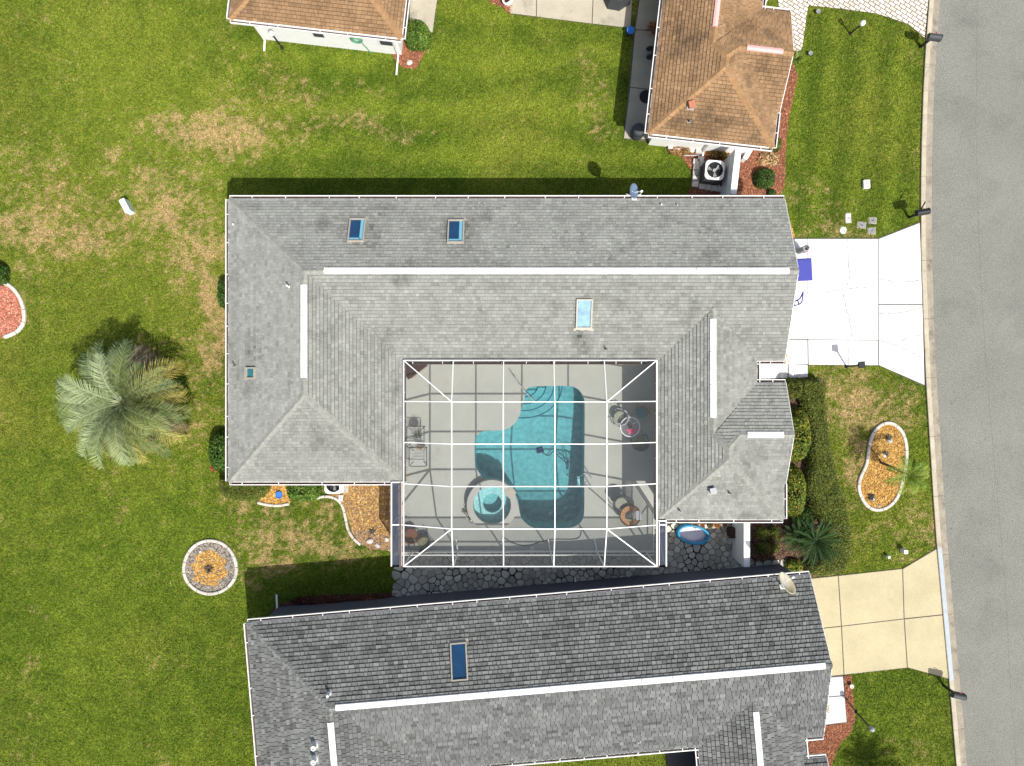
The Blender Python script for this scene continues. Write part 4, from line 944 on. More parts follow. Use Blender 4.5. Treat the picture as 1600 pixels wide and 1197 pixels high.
# ================================================================== FLAGSTONES
sp_xy = XY(stone_poly); sroot = struct('flagstone_patio', MB().prism(sp_xy[:-1], .001, .022), M['stone_joint'])
rs = random.Random(5); pts = []
xs = [a for a, b in sp_xy]; yv = [b for a, b in sp_xy]
def inside(x, y): return inpoly(np.array([x]), np.array([y]), sp_xy)[0]
tries = 0
while tries < 16000:
    tries += 1; x, y = rs.uniform(min(xs), max(xs)), rs.uniform(min(yv), max(yv))
    if not inside(x, y): continue
    dmin = .185 + .09 * float(vnoise(np.array([x * 3.0]), np.array([y * 3.0]), 4)[0])
    if all((x - a) ** 2 + (y - b) ** 2 > dmin * dmin for a, b in pts): pts.append((x, y))
ns = 0; rest = MB()
for i, (x, y) in enumerate(pts):
    cell = [(x + .32 * math.cos(a), y + .32 * math.sin(a)) for a in np.linspace(0, 2 * math.pi, 12, endpoint=False)]
    for a, b in pts:
        d2 = (a - x) ** 2 + (b - y) ** 2
        if d2 < 1e-9 or d2 > .5: continue
        mx, my, nx_, ny_ = (a + x) / 2, (b + y) / 2, a - x, b - y; out = []
        for k in range(len(cell)):
            p, q = cell[k - 1], cell[k]; fp = (p[0] - mx) * nx_ + (p[1] - my) * ny_; fq = (q[0] - mx) * nx_ + (q[1] - my) * ny_
            if fq <= 0:
                if fp > 0: t = fp / (fp - fq); out.append((p[0] + (q[0] - p[0]) * t, p[1] + (q[1] - p[1]) * t))
                out.append(q)
            elif fp <= 0: t = fp / (fp - fq); out.append((p[0] + (q[0] - p[0]) * t, p[1] + (q[1] - p[1]) * t))
        cell = out
        if len(cell) < 3: break
    if len(cell) < 3: continue
    sh_ = .93 - .14 * rs.random(); cc = Vector((sum(a for a, b in cell) / len(cell), sum(b for a, b in cell) / len(cell)))
    rd = []
    for k in range(len(cell)):      # cut the corners so the stones look rounded
        p, q = Vector(cell[k - 1]), Vector(cell[k]); rd += [p.lerp(q, .22), p.lerp(q, .78)]
    cell = [tuple(cc + (v - cc) * sh_) for v in rd]
    if ns < 300: MB().prism(cell, .01, .045 + rs.uniform(-.006, .006), t=rs.random(), inset=.012, bottom=False).build('flagstone', M['stone'], sroot); ns += 1
    else: rest.prism(cell, .01, .045 + rs.uniform(-.006, .006), t=rs.random(), inset=.012, bottom=False); ns += 1
if rest.f: rest.build('small_flagstones', M['stone'], sroot, kind='stuff')
print('flagstones', ns)

# ================================================================== THINGS ON THE DECK
def stool(px, py, r, m, label, grp=None, flowers=False): pass
# round glass table with white rim
tc = P(984.5, 667, .05)
t = thing('round_glass_table', 'round glass patio table with white rim and pink flowers', 'table', tuple(tc)); zt = .74; tc = P(984.5, 667, zt)
MB().tube([tc + Vector((.43 * math.cos(a), .43 * math.sin(a), 0)) for a in np.linspace(0, 2 * math.pi, 28, endpoint=False)], .022, 6, closed=True).build('rim', M['white'], t)
MB().lathe([(.42, -.005), (.42, .006), (0, .007)], tc, 28).build('glass_top', M['clear'], t)
for a in (R(30), R(150), R(270)):
    e = tc + Vector((.40 * math.cos(a), .40 * math.sin(a), -.01)); MB().tube([e, tc + Vector((.16 * math.cos(a), .16 * math.sin(a), -.35)), Vector((tc.x + .34 * math.cos(a), tc.y + .34 * math.sin(a), ZD))], .014, 6).build('leg', M['white'], t)
t2 = thing('flower_posy', 'bright pink flowers lying on the round glass table', 'flowers', tuple(tc + Vector((.06, -.16, .01)))); 
v = []; f = []
for k in range(70):
    c = tc + Vector((.08 + rs.gauss(0, .12), -.17 + rs.gauss(0, .06), .03 + rs.random() * .07)); u = Vector((rs.gauss(0, 1), rs.gauss(0, 1), rs.gauss(0, .6))).normalized() * .035; w = u.cross(Vector((0, 0, 1))).normalized() * .03
    v += [c - u, c + w, c + u, c - w]; f.append([4 * k, 4 * k + 1, 4 * k + 2, 4 * k + 3])
MB().add(v, f).build('petals', M['pink'], t2)
t3 = tag(MB().lathe([(.05, 0), (.09, .05), (.10, .14), (.085, .15), (.06, .1), (0, .09)], tc + Vector((-.02, .05, .01)), 12).build('bowl', M['brown_box']), 'small dark bowl on the round glass table', 'bowl')

def patio_chair(px, py, face, label, m, cush, name='patio_chair'):
    o = P(px, py, ZD); t = thing(name, label, 'chair', tuple(o)); Q = Matrix.Translation(o) @ Matrix.Rotation(face, 4, 'Z')
    W = lambda x, y, z: Q @ Vector((x, y, z))
    seat = [(.27 * math.cos(a) * (1 if math.sin(a) < 0 else 1.02), .26 * math.sin(a)) for a in np.linspace(0, 2 * math.pi, 18, endpoint=False)]
    MB().prism([tuple(W(x, y, 0).xy) for x, y in seat], ZD + .38, ZD + .46, inset=.03).build('seat_cushion', cush, t)
    mb = MB(); arc = [(.33 * math.cos(a), .31 * math.sin(a)) for a in np.linspace(R(195), R(345), 12)]
    for (x, y), (x2, y2) in zip(arc, arc[1:]): mb.add([W(x, y, .40), W(x2, y2, .40), W(x2 * 1.12, y2 * 1.15, .82), W(x * 1.12, y * 1.15, .82), W(x * .88, y * .88, .40), W(x2 * .88, y2 * .88, .40), W(x2 * 1.0, y2 * 1.03, .82), W(x * 1.0, y * 1.03, .82)], [(0, 1, 2, 3), (7, 6, 5, 4), (3, 2, 6, 7)])
    mb.build('backrest', m, t)
    for s in (-1, 1):
        MB().tube([W(s * .36, -.12, .62), W(s * .36, .2, .62), W(s * .31, .26, .4)], .022, 6).build('armrest', m, t)
        for yb in (-.22, .22): MB().tube([W(s * .25, yb * .95, .38), W(s * .30, yb * 1.15, 0)], .018, 6).build('leg', m, t)
    return t
M['cush_teal'] = mat('cushion_teal', (.05, .20, .26), .9, var=.3, scale=12); M['cush_ol'] = mat('cushion_olive', (.22, .22, .12), .9, var=.25, scale=8)
patio_chair(1000, 644, R(150), 'wicker patio chair with teal cushion north of the round glass table', M['wood'], M['cush_teal'])
patio_chair(997, 690, R(20), 'olive cushioned patio chair south of the round glass table', M['dark_grey'], M['cush_ol'])
patio_chair(966, 651, R(80), 'pale cushioned patio chair in the sun by the round glass table', M['grey'], M['cushion'])
# wicker armchairs in the south-west corner
patio_chair(645, 832, R(-50), 'brown wicker armchair in the corner of the screen enclosure', M['wicker'], M['wicker'], 'wicker_armchair')
patio_chair(664, 845, R(40), 'grey cushioned armchair beside the brown wicker armchair', M['dark_grey'], M['cush_ol'], 'wicker_armchair')
# lidded chest in the shade of the corner
o = P(650, 574, ZD); t = thing('storage_cabinet', 'brown wooden cabinet set across the deck corner under the eave', 'cabinet', tuple(o))
MB().box(o + Vector((0, 0, .45)), (.95, .55, .9), R(38)).build('body', M['wicker'], t); MB().box(o + Vector((0, 0, .92)), (1.02, .62, .05), R(38)).build('top', M['brown_box'], t)
MB().box(o + Matrix.Rotation(R(38), 4, 'Z') @ Vector((0, -.285, .5)), (.03, .02, .2), R(38)).build('handle', M['steel'], t)
# wire frame tables on the west side
def wire_table(px, py, w, l, label, z=.45):
    o = P(px, py, ZD); t = thing('wire_side_table', label, 'table', tuple(o)); mb = MB(); zz = ZD + z
    def loop(w, l, z, r): return [o + Vector((x, y, z)) for x, y in ((-w, -l * .92), (-w * .85, -l), (w * .85, -l), (w, -l * .92), (w, l * .92), (w * .85, l), (-w * .85, l), (-w, l * .92))]
    MB().tube(loop(w / 2, l / 2, z, 0), .018, 6, closed=True).build('top_ring', M['black'], t)
    MB().prism([tuple(q.xy) for q in loop(w / 2 * .97, l / 2 * .97, 0, 0)], zz + .01, zz + .018).build('glass_top', M['clear'], t)
    for sx_ in (-1, 1):
        for sy in (-1, 1): MB().tube([o + Vector((sx_ * w / 2, sy * l / 2 * .95, z)), o + Vector((sx_ * w * .28, sy * l * .28, z * .45)), o + Vector((sx_ * w * .46, sy * l * .46, 0))], .015, 6).build('leg', M['black'], t)
    MB().tube([o + Vector((-w * .28, 0, z * .45)), o + Vector((w * .28, 0, z * .45))], .012, 6).build('stretcher', M['black'], t)
wire_table(655, 712, .78, .85, 'glass topped wire table with dark frame nearer the spa on the west deck')
wire_table(652, 681, .76, .95, 'glass topped wire table carrying a grey planter on the west deck', .62)
o = P(654, 678, ZD + .66); t = thing('grey_planter', 'grey pot with spiky plant on the wire table', 'potted plant', tuple(o)); MB().lathe([(.1, 0), (.2, .12), (.22, .2), (.18, .2), (.1, .12), (0, .12)], o, 14).build('pot', M['grey'], t)
def tuft(parent, c, n, L, w, cols, up=.6, seed=1, name='leaves', droop=.5):
    r = random.Random(seed); v = []; f = []; cs = []
    for k in range(n):
        a = r.uniform(0, 2 * math.pi); l = L * r.uniform(.6, 1.1); e = r.uniform(.15, 1.2) * up; d = Vector((math.cos(a), math.sin(a), 0)); s = Vector((-d.y, d.x, 0)) * w * r.uniform(.7, 1.2)
        p1 = c + d * l * .5 * math.cos(e) + Vector((0, 0, l * .5 * math.sin(e))); p2 = p1 + d * l * .5 * math.cos(e - droop) + Vector((0, 0, l * .5 * math.sin(e - droop)))
        o = len(v); v += [c - s * .5, c + s * .5, p1 + s, p1 - s, p2]; cc = r.choice(cols); b = r.uniform(.7, 1.3)
        f += [(o, o + 1, o + 2), (o, o + 2, o + 3), (o + 3, o + 2, o + 4)]; cs += [[q * b for q in cc]] * 3
    return np_mesh(name, np.array([tuple(q) for q in v]), np.array(f), M['leafc'], parent=parent, colors=np.array(cs))
tuft(t, o + Vector((0, 0, .15)), 40, .38, .016, [(.12, .15, .09), (.20, .20, .15), (.08, .11, .06)], 1.0, 3)
o = P(656, 697, ZD + .48); t = thing('coral_plant', 'small coral leaved plant standing between the wire tables', 'plant', tuple(P(656, 697, ZD))); MB().lathe([(.09, -.48), (.12, -.2), (.13, -.05), (.1, -.05), (0, -.08)], o, 12).build('pot', M['terracotta'], t)
tuft(t, o, 50, .26, .02, [(.42, .22, .16), (.30, .14, .10), (.25, .20, .12)], 1.0, 4)
# fire-pit style round table with ring shaped teak top and a tray
o = P(985, 806, ZD); t = thing('ring_table', 'round teak ring table with black centre on the south east deck', 'table', tuple(o)); zt = .62; c = P(985, 806, ZD + zt)
ring = MB(); nn = 16
for k in range(nn):
    a0, a1 = 2 * math.pi * k / nn + .01, 2 * math.pi * (k + 1) / nn - .01
    q = [c + Vector((r_ * math.cos(a), r_ * math.sin(a), 0)) for r_, a in ((.24, a0), (.44, a0), (.44, a1), (.24, a1))]
    MB().prism([tuple(v_.xy) for v_ in q], c.z - .04, c.z, t=rs.random(), inset=.006).build('top_segment', M['wood'], t)
MB().tube([c + Vector((.455 * math.cos(a), .455 * math.sin(a), -.03)) for a in np.linspace(0, 2 * math.pi, 28, endpoint=False)], .03, 6, closed=True).build('rim', M['black'], t)
for k in range(4):
    a = k * math.pi / 2 + .5; MB().tube([c + Vector((.42 * math.cos(a), .42 * math.sin(a), -.03)), Vector((c.x + .36 * math.cos(a), c.y + .36 * math.sin(a), ZD))], .025, 6).build('leg', M['black'], t)
MB().tube([c + Vector((.2 * math.cos(a), .2 * math.sin(a), -.25)) for a in np.linspace(0, 2 * math.pi, 16, endpoint=False)], .014, 5, closed=True).build('stretcher_ring', M['black'], t)
t = thing('serving_tray', 'small white tray on the edge of the ring table', 'tray', tuple(c + Vector((.38, .0, .0)))); MB().box(c + Vector((.36, .02, .012)), (.26, .40, .02), R(4)).build('base', M['white'], t)
for s in (-1, 1): MB().box(c + Vector((.36 + s * .13, .02, .03)), (.02, .40, .05), R(4)).build('rim', M['kerb_blue'], t)
patio_chair(968, 784, R(200), 'dark ring backed chair beside the teak ring table', M['dark_grey'], M['cushion'])
# fountain spout pot by the spa
o = P(738, 813, ZD); t = thing('spout_pot', 'steel watering can standing at the foot of the spa', 'watering can', tuple(o)); MB().lathe([(.09, 0), (.12, .05), (.12, .24), (.08, .28), (.05, .28), (0, .26)], o, 14).build('body', M['steel'], t)
MB().tube([o + Vector((-.1, .03, .08)), o + Vector((-.22, .14, .26)), o + Vector((-.28, .2, .3))], .018, 6).build('spout', M['grey'], t); MB().tube([o + Vector((.1, 0, .08)), o + Vector((.2, 0, .18)), o + Vector((.08, 0, .27))], .012, 6).build('handle', M['grey'], t)
tuft(None, P(729, 797, ZD), 30, .28, .02, [(.10, .11, .07), (.2, .17, .12)], 1.0, 6, 'spa_fern'); tag(bpy.data.objects['spa_fern'], 'small dull green fern beside the spa wall', 'fern')
# pole and hose on the south side of the deck
tag(MB().tube(smooth_loop([tuple(P(785, 838, .075)), tuple(P(800, 848, .07)), tuple(P(822, 853, .07)), tuple(P(838, 849, .07)), tuple(P(862, 843, .07)), tuple(P(900, 842, .07)), tuple(P(908, 832, .07)), tuple(P(906, 824, .07))], 5, False), .02, 6).build('vacuum_hose', M['dark_grey']), 'dark vacuum hose snaking along the south side of the pool', 'hose')

# ================================================================== PLANTS
def leafy(name, label, cat, px, py, rx, ry, h, cols, n=2600, size=.055, seed=1, group=None, poly=None, z0=0.0, flat=.75, rough=.10, rot=0.0):
    """a clipped or rounded shrub: stems plus many leaf faces over and inside its volume (rx, ry in m)"""
    r = np.random.default_rng(seed); c = P(px, py, 0); t = thing(name, label, cat, (c.x, c.y, z0), group)
    if poly is None:
        u = r.normal(size=(n, 3)); u /= np.linalg.norm(u, axis=1)[:, None]; u[:, 2] = np.abs(u[:, 2]) * 1.0 - .12
        e = 2.0 / (2.0 + flat); s = np.sign(u) * np.abs(u) ** e
        s /= np.maximum(np.linalg.norm(s, axis=1), 1e-6)[:, None] ** .55
        k = 1 - np.abs(r.normal(0, .09, n)) - rough * (fbm(u[:, 0] * 3.1 + seed, u[:, 1] * 3.1 + u[:, 2] * 2, seed, 3) - .3)
        k = np.where(r.random(n) < .22, k * r.uniform(.55, 1, n), k)
        cs_, sn_ = math.cos(rot), math.sin(rot); lx = s[:, 0] * rx * k; ly = s[:, 1] * ry * k
        p = np.stack([c.x + lx * cs_ - ly * sn_, c.y + lx * sn_ + ly * cs_, z0 + .02 + np.maximum(0, s[:, 2] * h * .98 * k)], 1); nrm = u
    else:
        q = XY(poly, h * .8); xs = np.array([a for a, b in q]); yv = np.array([b for a, b in q]); x = r.uniform(xs.min(), xs.max(), n * 3); y = r.uniform(yv.min(), yv.max(), n * 3); ok = inpoly(x, y, q); x, y = x[ok][:n], y[ok][:n]; n = len(x)
        d = np.full(n, 9.0)
        for i in range(len(q)):
            a = np.array(q[i - 1]); b = np.array(q[i]); ab = b - a; tt = np.clip(((x - a[0]) * ab[0] + (y - a[1]) * ab[1]) / (ab @ ab), 0, 1); d = np.minimum(d, np.hypot(x - a[0] - ab[0] * tt, y - a[1] - ab[1] * tt))
        top = h * (1 - np.clip(1 - d / .28, 0, 1) ** 2.2 * .55) * (1 - rough * (fbm(x * 1.6, y * 1.6, seed, 4) - .3) * 1.4)
        side = r.random(n) < .25
        z = np.where(side & (d < .22), r.uniform(.05, 1, n) * top, top - np.abs(r.normal(0, .05, n)))
        p = np.stack([x, y, z + z0], 1); nrm = np.stack([np.zeros(n), np.zeros(n), np.ones(n)], 1)
    nn = nrm + r.normal(0, .55, (n, 3)); nn /= np.linalg.norm(nn, axis=1)[:, None]
    a = np.cross(nn, r.normal(size=(n, 3))); a /= np.linalg.norm(a, axis=1)[:, None]; b = np.cross(nn, a); L = size * r.uniform(.6, 1.3, n)[:, None]
    v = np.stack([p - a * L, p + b * L * .5, p + a * L, p - b * L * .5], 1)
    cc = 1.35 * np.array(cols)[r.integers(0, len(cols), n)] * r.uniform(.65, 1.35, (n, 1)) * (.75 + .5 * fbm(p[:, 0] * 2.3, p[:, 1] * 2.3, seed + 3, 3))[:, None]
    np_mesh('foliage', v.reshape(-1, 3), np.arange(n * 4).reshape(n, 4), M['leafc'], parent=t, colors=cc)
    mb = MB(); rr = random.Random(seed); base = (c.x, c.y)
    for k in range(6):
        aa = rr.uniform(0, 6.28); d = Vector((math.cos(aa) * rx * .6, math.sin(aa) * ry * .6, h * .8)); mb.tube([(c.x + d.x * .1, c.y + d.y * .1, z0), Vector((c.x, c.y, z0)) + d * .5 + Vector((0, 0, h * .15)), Vector((c.x, c.y, z0)) + d], [.03, .02, .008], 5)
    mb.build('stems', M['bark'], t)
    return t
OL = [(.055, .082, .009), (.082, .100, .012), (.042, .066, .008), (.115, .118, .018)]
DK = [(.030, .075, .010), (.045, .095, .012), (.022, .055, .010), (.07, .11, .02)]
MD = [(.055, .125, .012), (.08, .15, .018), (.04, .09, .010), (.13, .17, .03)]
BR = [(.10, .20, .015), (.13, .22, .02), (.07, .15, .012), (.20, .25, .04)]
GX = [(.09, .15, .015), (.16, .18, .02), (.06, .11, .012), (.26, .20, .03), (.05, .09, .012)]
leafy('clipped_hedge', 'long low clipped olive green hedge between shrubs and dry front lawn', 'hedge', 1290, 740, .5, 3.5, .75, OL, 24000, .045, 11, poly=[(1252, 592), (1283, 590), (1293, 604), (1293, 640), (1300, 690), (1311, 745), (1325, 790), (1333, 830), (1333, 868), (1322, 893), (1292, 902), (1262, 900), (1262, 884), (1292, 866), (1290, 822), (1270, 795), (1260, 760), (1266, 720), (1266, 680), (1258, 640), (1248, 612)], rough=.12)
leafy('rounded_shrub', 'small round clipped olive shrub at the entry walk corner', 'shrub', 1232, 607, .52, .52, 1.0, OL, 3200, .04, 12)
leafy('rounded_shrub', 'large glossy leaved shrub with yellow tips beside the east gable', 'shrub', 1240, 678, .62, 1.28, 1.15, GX, 6500, .055, 13)
leafy('rounded_shrub', 'glossy green shrub south of the one beside the east gable', 'shrub', 1233, 766, .62, 1.25, 1.1, GX, 6500, .05, 14)
leafy('clipped_shrub', 'boxy clipped shrub beside the white privacy wall by the flagstones', 'shrub', 1196, 841, .58, .68, .8, OL, 4200, .04, 15, flat=2.2)
leafy('low_shrub', 'ragged yellow green shrub at the corner of the beige driveway', 'shrub', 1238, 884, .42, .35, .5, GX, 1800, .05, 16)
leafy('low_shrub', 'dark low shrub tucked behind the sago palm', 'shrub', 1252, 812, .5, .7, .6, DK, 2600, .05, 17)
leafy('round_bush', 'round bright green bush at the white house corner', 'bush', 654, 62, .62, .64, 1.25, MD, 5200, .045, 18)
leafy('round_bush', 'round dark green bush in orange mulch near the air conditioner', 'bush', 1192, 281, .50, .48, .7, DK, 3800, .04, 19)
leafy('small_bush', 'small olive bush under the brown roof corner', 'bush', 1208, 228, .32, .34, .6, OL, 1600, .04, 20)
leafy('small_bush', 'tiny dark bush at the south edge of orange mulch', 'bush', 1204, 303, .22, .2, .3, DK, 900, .035, 21)
leafy('low_foliage', 'bright lime groundcover patch beside the paver walk', 'groundcover plant', 1220, 128, .14, .62, .3, [(.26, .34, .02), (.20, .28, .02)], 1300, .04, 22)
leafy('low_foliage', 'small lime groundcover clump below the lime patch along the brown roofed house', 'groundcover plant', 1213, 172, .14, .36, .28, [(.26, .34, .02), (.20, .28, .02)], 800, .04, 23)
leafy('eave_shrub', 'dark shrub tucked under the west eave nearest the palm shadow', 'shrub', 357, 460, .35, .75, .9, DK, 2200, .045, 24)
leafy('eave_shrub', 'thin dark shrub under the west eave above the skylight', 'shrub', 364, 545, .28, .8, .6, DK, 1400, .045, 25)
leafy('corner_shrub', 'dark leafy shrub with red leaves at the southwest house corner', 'shrub', 352, 705, .60, 1.0, 1.1, DK + [(.05, .10, .012), (.07, .13, .02)], 5600, .055, 26)
leafy('red_croton', 'small red leaved plant against the southwest shrub', 'plant', 342, 728, .22, .22, .75, [(.28, .04, .02), (.20, .06, .02), (.07, .09, .02)], 500, .06, 27)
leafy('clipped_hedge', 'olive clipped hedge along the south eave of the west wing', 'hedge', 380, 764, 1.2, .45, .8, OL, 6000, .04, 28, poly=[(340, 745), (420, 745), (419, 765), (410, 778), (385, 785), (352, 782), (338, 768)], rough=.12)
leafy('glossy_shrub', 'bright glossy green shrub between the gold wedge and the air conditioner', 'shrub', 477, 765, .80, .52, .8, MD, 4600, .06, 29, flat=1.4)
leafy('low_foliage', 'dark plant at the tip of the pink mulch bed', 'plant', 6, 430, .34, .5, .8, DK, 1500, .06, 30)
leafy('low_foliage', 'dry brown leafy clump in the orange bed by the bush', 'plant', 1200, 250, .55, .35, .25, [(.38, .26, .13), (.30, .19, .09), (.46, .34, .2)], 900, .05, 31)
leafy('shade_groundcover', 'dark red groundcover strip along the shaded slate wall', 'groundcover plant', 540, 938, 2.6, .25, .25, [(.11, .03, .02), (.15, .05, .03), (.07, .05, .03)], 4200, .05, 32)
leafy('low_foliage', 'dry mulch coloured plants against the white wall south of brown roof', 'plant', 1062, 236, .6, .2, .3, [(.28, .13, .05), (.12, .12, .03), (.34, .18, .08)], 700, .05, 33)
leafy('low_foliage', 'straggly brown and green plants behind the air conditioner', 'plant', 1122, 242, .55, .22, .35, [(.32, .17, .05), (.16, .14, .03), (.10, .05, .03)], 900, .05, 34)
leafy('low_foliage', 'low weedy plant at the corner of the beige drive and hedge', 'plant', 1290, 893, .4, .18, .2, [(.33, .24, .12), (.12, .14, .03)], 700, .04, 35)

# feather palm
def frond(parent, base, az, elev, L, droop, nl, ll, cols, lw=.012, vdroop=.5, seed=0, rw=.022, name='frond', fwd=.75):
    r = random.Random(seed); v = []; f = []; cs = []; d0 = Vector((math.cos(az), math.sin(az), 0)); S_ = Vector((-d0.y, d0.x, 0)); ns_ = 14; pts = []; p = Vector(base); e = elev; st = L / ns_
    tw = r.uniform(-1.1, 1.1)
    for k in range(ns_ + 1):
        pts.append(p.copy()); p = p + (d0 * math.cos(e) + Vector((0, 0, math.sin(e)))) * st + S_ * tw * st * (k / ns_) * .35; e -= droop / ns_ * (.5 + k / ns_)
    base_c = Vector(r.choice(cols))
    def quad(a, b, c, d, cc):
        o = len(v); v.extend([a, b, c, d]); f.append((o, o + 1, o + 2, o + 3)); cs.append(tuple(cc))
    for k in range(ns_):
        w0, w1 = rw * (1 - k / ns_ * .85), rw * (1 - (k + 1) / ns_ * .85); quad(pts[k] - S_ * w0, pts[k] + S_ * w0, pts[k + 1] + S_ * w1, pts[k + 1] - S_ * w1, base_c * .75 + Vector((.12, .13, .10)))
    for k in range(nl):
        t = .12 + .88 * (k + r.random() * .6) / nl; i = min(ns_ - 1, int(t * ns_)); q = pts[i].lerp(pts[i + 1], t * ns_ - i); tang = (pts[i + 1] - pts[i]).normalized(); up = S_.cross(tang) * -1
        if up.z < 0: up = -up
        l = ll * (math.sin(math.pi * min(1, t * .80 + .14)) ** .6) * r.uniform(.8, 1.12)
        for s in (-1, 1):
            dr = (tang * fwd + S_ * s * .85 + up * r.uniform(.15, .75)).normalized(); m1 = q + dr * l * .55; tip = m1 + (dr + Vector((0, 0, -vdroop * r.uniform(.6, 1.5)))).normalized() * l * .45
            w = dr.cross(up).normalized() * lw; b = r.uniform(.75, 1.28); quad(q - w * .6, q + w * .6, m1 + w, m1 - w, base_c * b); quad(m1 - w, m1 + w, tip + w * .15, tip - w * .15, base_c * b * 1.05)
    return np_mesh(name, np.array([tuple(q) for q in v]), np.array(f), M['leafc'], parent=parent, colors=np.array(cs))
pc = P(186, 630, 2.1); pb = Vector((pc.x + .1, pc.y, 0))
t = thing('feather_palm', 'large silvery green feather palm with arching fronds in the back lawn', 'palm tree', tuple(pb))
mb = MB(); mb.tube([pb, pb + Vector((0, 0, .6)), pb + Vector((-.04, 0, 1.3)), Vector((pc.x, pc.y, 1.75))], [.30, .25, .24, .20], 12)
for k in range(60):
    a = k * 2.4; z = .2 + k * .026; mb.bar(pb + Vector((math.cos(a) * .22, math.sin(a) * .22, z)), pb + Vector((math.cos(a) * .36, math.sin(a) * .36, z + .14)), .09, .03)
mb.build('trunk', M['bark'], t)
SILV = [(.21, .27, .12), (.27, .33, .16), (.17, .22, .09), (.32, .37, .20)]; GRN = [(.17, .21, .06), (.24, .27, .09), (.12, .16, .05)]; YEL = [(.46, .37, .07), (.38, .34, .09)]; BRN = [(.34, .23, .14), (.27, .19, .15), (.20, .13, .09)]
rp = random.Random(21); nf = 72
for k in range(nf):
    az = k * 2.399963 + rp.uniform(-.25, .25); lev = k / nf           # 0 young, upright .. 1 old, hanging
    elev = 1.15 - lev * 1.05 + rp.uniform(-.12, .12); L = 2.5 + lev * .8 + rp.uniform(-.3, .3); deg = math.degrees(az) % 360
    right = (deg < 70 or deg > 290); low = 200 < deg <= 290; q = rp.random()
    cols = SILV if not right else SILV[2:3] + GRN
    if lev > .4 and right: cols = GRN + YEL[1:] if q < .7 else BRN
    if lev > .4 and low: cols = GRN + SILV if q < .6 else YEL
    if lev > .75 and right: cols = BRN + YEL if q < .7 else GRN
    if lev > .85 and low: cols = YEL + BRN
    frond(t, (pc.x + math.cos(az) * .12, pc.y + math.sin(az) * .12, 1.75 + (1 - lev) * .2), az, elev, L, 1.9 + lev * .5 + rp.uniform(-.2, .4), 44, .56, cols, .0125, .22, seed=k + 100, rw=.030)
tag(leafy('ring_groundcover', 'dark green groundcover ring around the foot of the feather palm', 'groundcover plant', 232, 622, 2.0, 1.75, .45, DK, 5200, .06, 41), 'dark green groundcover ring around the foot of the feather palm', 'groundcover plant')

# sago palm
sg = P(1275, 845, .7); sb = Vector((sg.x - .15, sg.y + .1, 0)); sb = P(1268, 840, 0)
t = thing('sago_palm', 'dark green sago palm with a full rosette of stiff fronds by the clipped hedge', 'cycad', tuple(sb)); MB().tube([sb, (sg.x, sg.y, .55)], [.2, .17], 10).build('trunk', M['bark'], t)
SG = [(.022, .060, .012), (.030, .075, .014), (.040, .095, .018)]
for k in range(50):
    frond(t, (sg.x, sg.y, .55), k * 2.399963, 1.15 - k / 50 * 1.0, 1.15 + rp.uniform(-.1, .15), .7, 46, .105, SG, .006, .05, seed=k + 300, rw=.012, fwd=.45)
# second, smaller one partly behind
s2 = P(1248, 838, .5); t = thing('sago_palm', 'smaller dark sago palm half hidden behind the full one', 'cycad', tuple(P(1243, 832, 0))); MB().tube([P(1243, 832, 0), (s2.x, s2.y, .4)], [.15, .13], 10).build('trunk', M['bark'], t)
for k in range(34): frond(t, (s2.x, s2.y, .4), k * 2.399963, 1.1 - k / 34 * 1.0, .85 + rp.uniform(-.1, .1), .7, 34, .14, SG, .007, .1, seed=k + 400, rw=.012, fwd=.45)
# young palm in kidney bed
yb = P(1375, 722, 0); yt = P(1418, 742, 2.0); t = thing('young_palm', 'slender young palm with yellow green fronds in the kidney bed', 'palm tree', tuple(yb)); MB().tube([yb, yb.lerp(yt, .5) + Vector((.05, 0, 0)), yt], [.06, .05, .04], 8).build('trunk', M['bark'], t)
for k in range(13): frond(t, yt, k * 2.399963, 1.1 - k / 13 * .9, .85 + rp.uniform(-.15, .2), 1.5, 24, .27, [(.16, .24, .02), (.12, .20, .02), (.22, .28, .04)], .012, .5, seed=k + 500, rw=.014)
# palm standing just south of the frame, its crown tips and shadow reach in
fb = P(1380, 1222, 0); t = thing('garden_palm', 'garden palm on the front lawn shading the grass by the bottom mailbox', 'palm tree', tuple(fb)); MB().tube([fb, fb + Vector((0, 0, 1.5))], [.12, .10], 8).build('trunk', M['bark'], t)
for k in range(24): frond(t, fb + Vector((0, 0, 1.5)), k * 2.399963, 1.1 - k / 24 * 1.0, 1.35, 1.4, 30, .3, [(.05, .10, .015), (.07, .12, .02)], .012, .4, seed=k + 600, rw=.014)
def rosette(name, label, px, py, L, n, cols, w=.02, seed=1, z=.02, up=1.0):
    c = P(px, py, z); t = thing(name, label, 'plant', tuple(c)); tuft(t, c + Vector((0, 0, .03)), n, L, w, cols, up, seed); MB().tube([c, c + Vector((0, 0, .08))], [.04, .03], 8).build('crown_base', M['bark'], t)
rosette('agave', 'spiky green agave at the end of the paver walk', 1243, 93, .42, 60, [(.06, .11, .02), (.13, .19, .03), (.20, .25, .05)], .025, 51)
rosette('bromeliad', 'red brown bromeliad on the pale side walk slab', 1287, 1107, .30, 40, [(.32, .13, .05), (.22, .16, .05), (.40, .24, .06)], .025, 52, z=.055)
rosette('desert_plant', 'grey tuft with stones at the wide end of the kidney bed', 1388, 684, .20, 26, [(.16, .17, .15), (.09, .10, .08)], .03, 53, .03)
rosette('desert_plant', 'small dark tuft in the middle of the kidney bed', 1383, 709, .17, 22, [(.07, .08, .06), (.12, .12, .10)], .03, 54, .03)
rosette('desert_plant', 'dark grey tuft at the narrow end of the kidney bed', 1360, 777, .24, 34, [(.08, .09, .05), (.16, .15, .12), (.05, .05, .04)], .03, 55, .03)
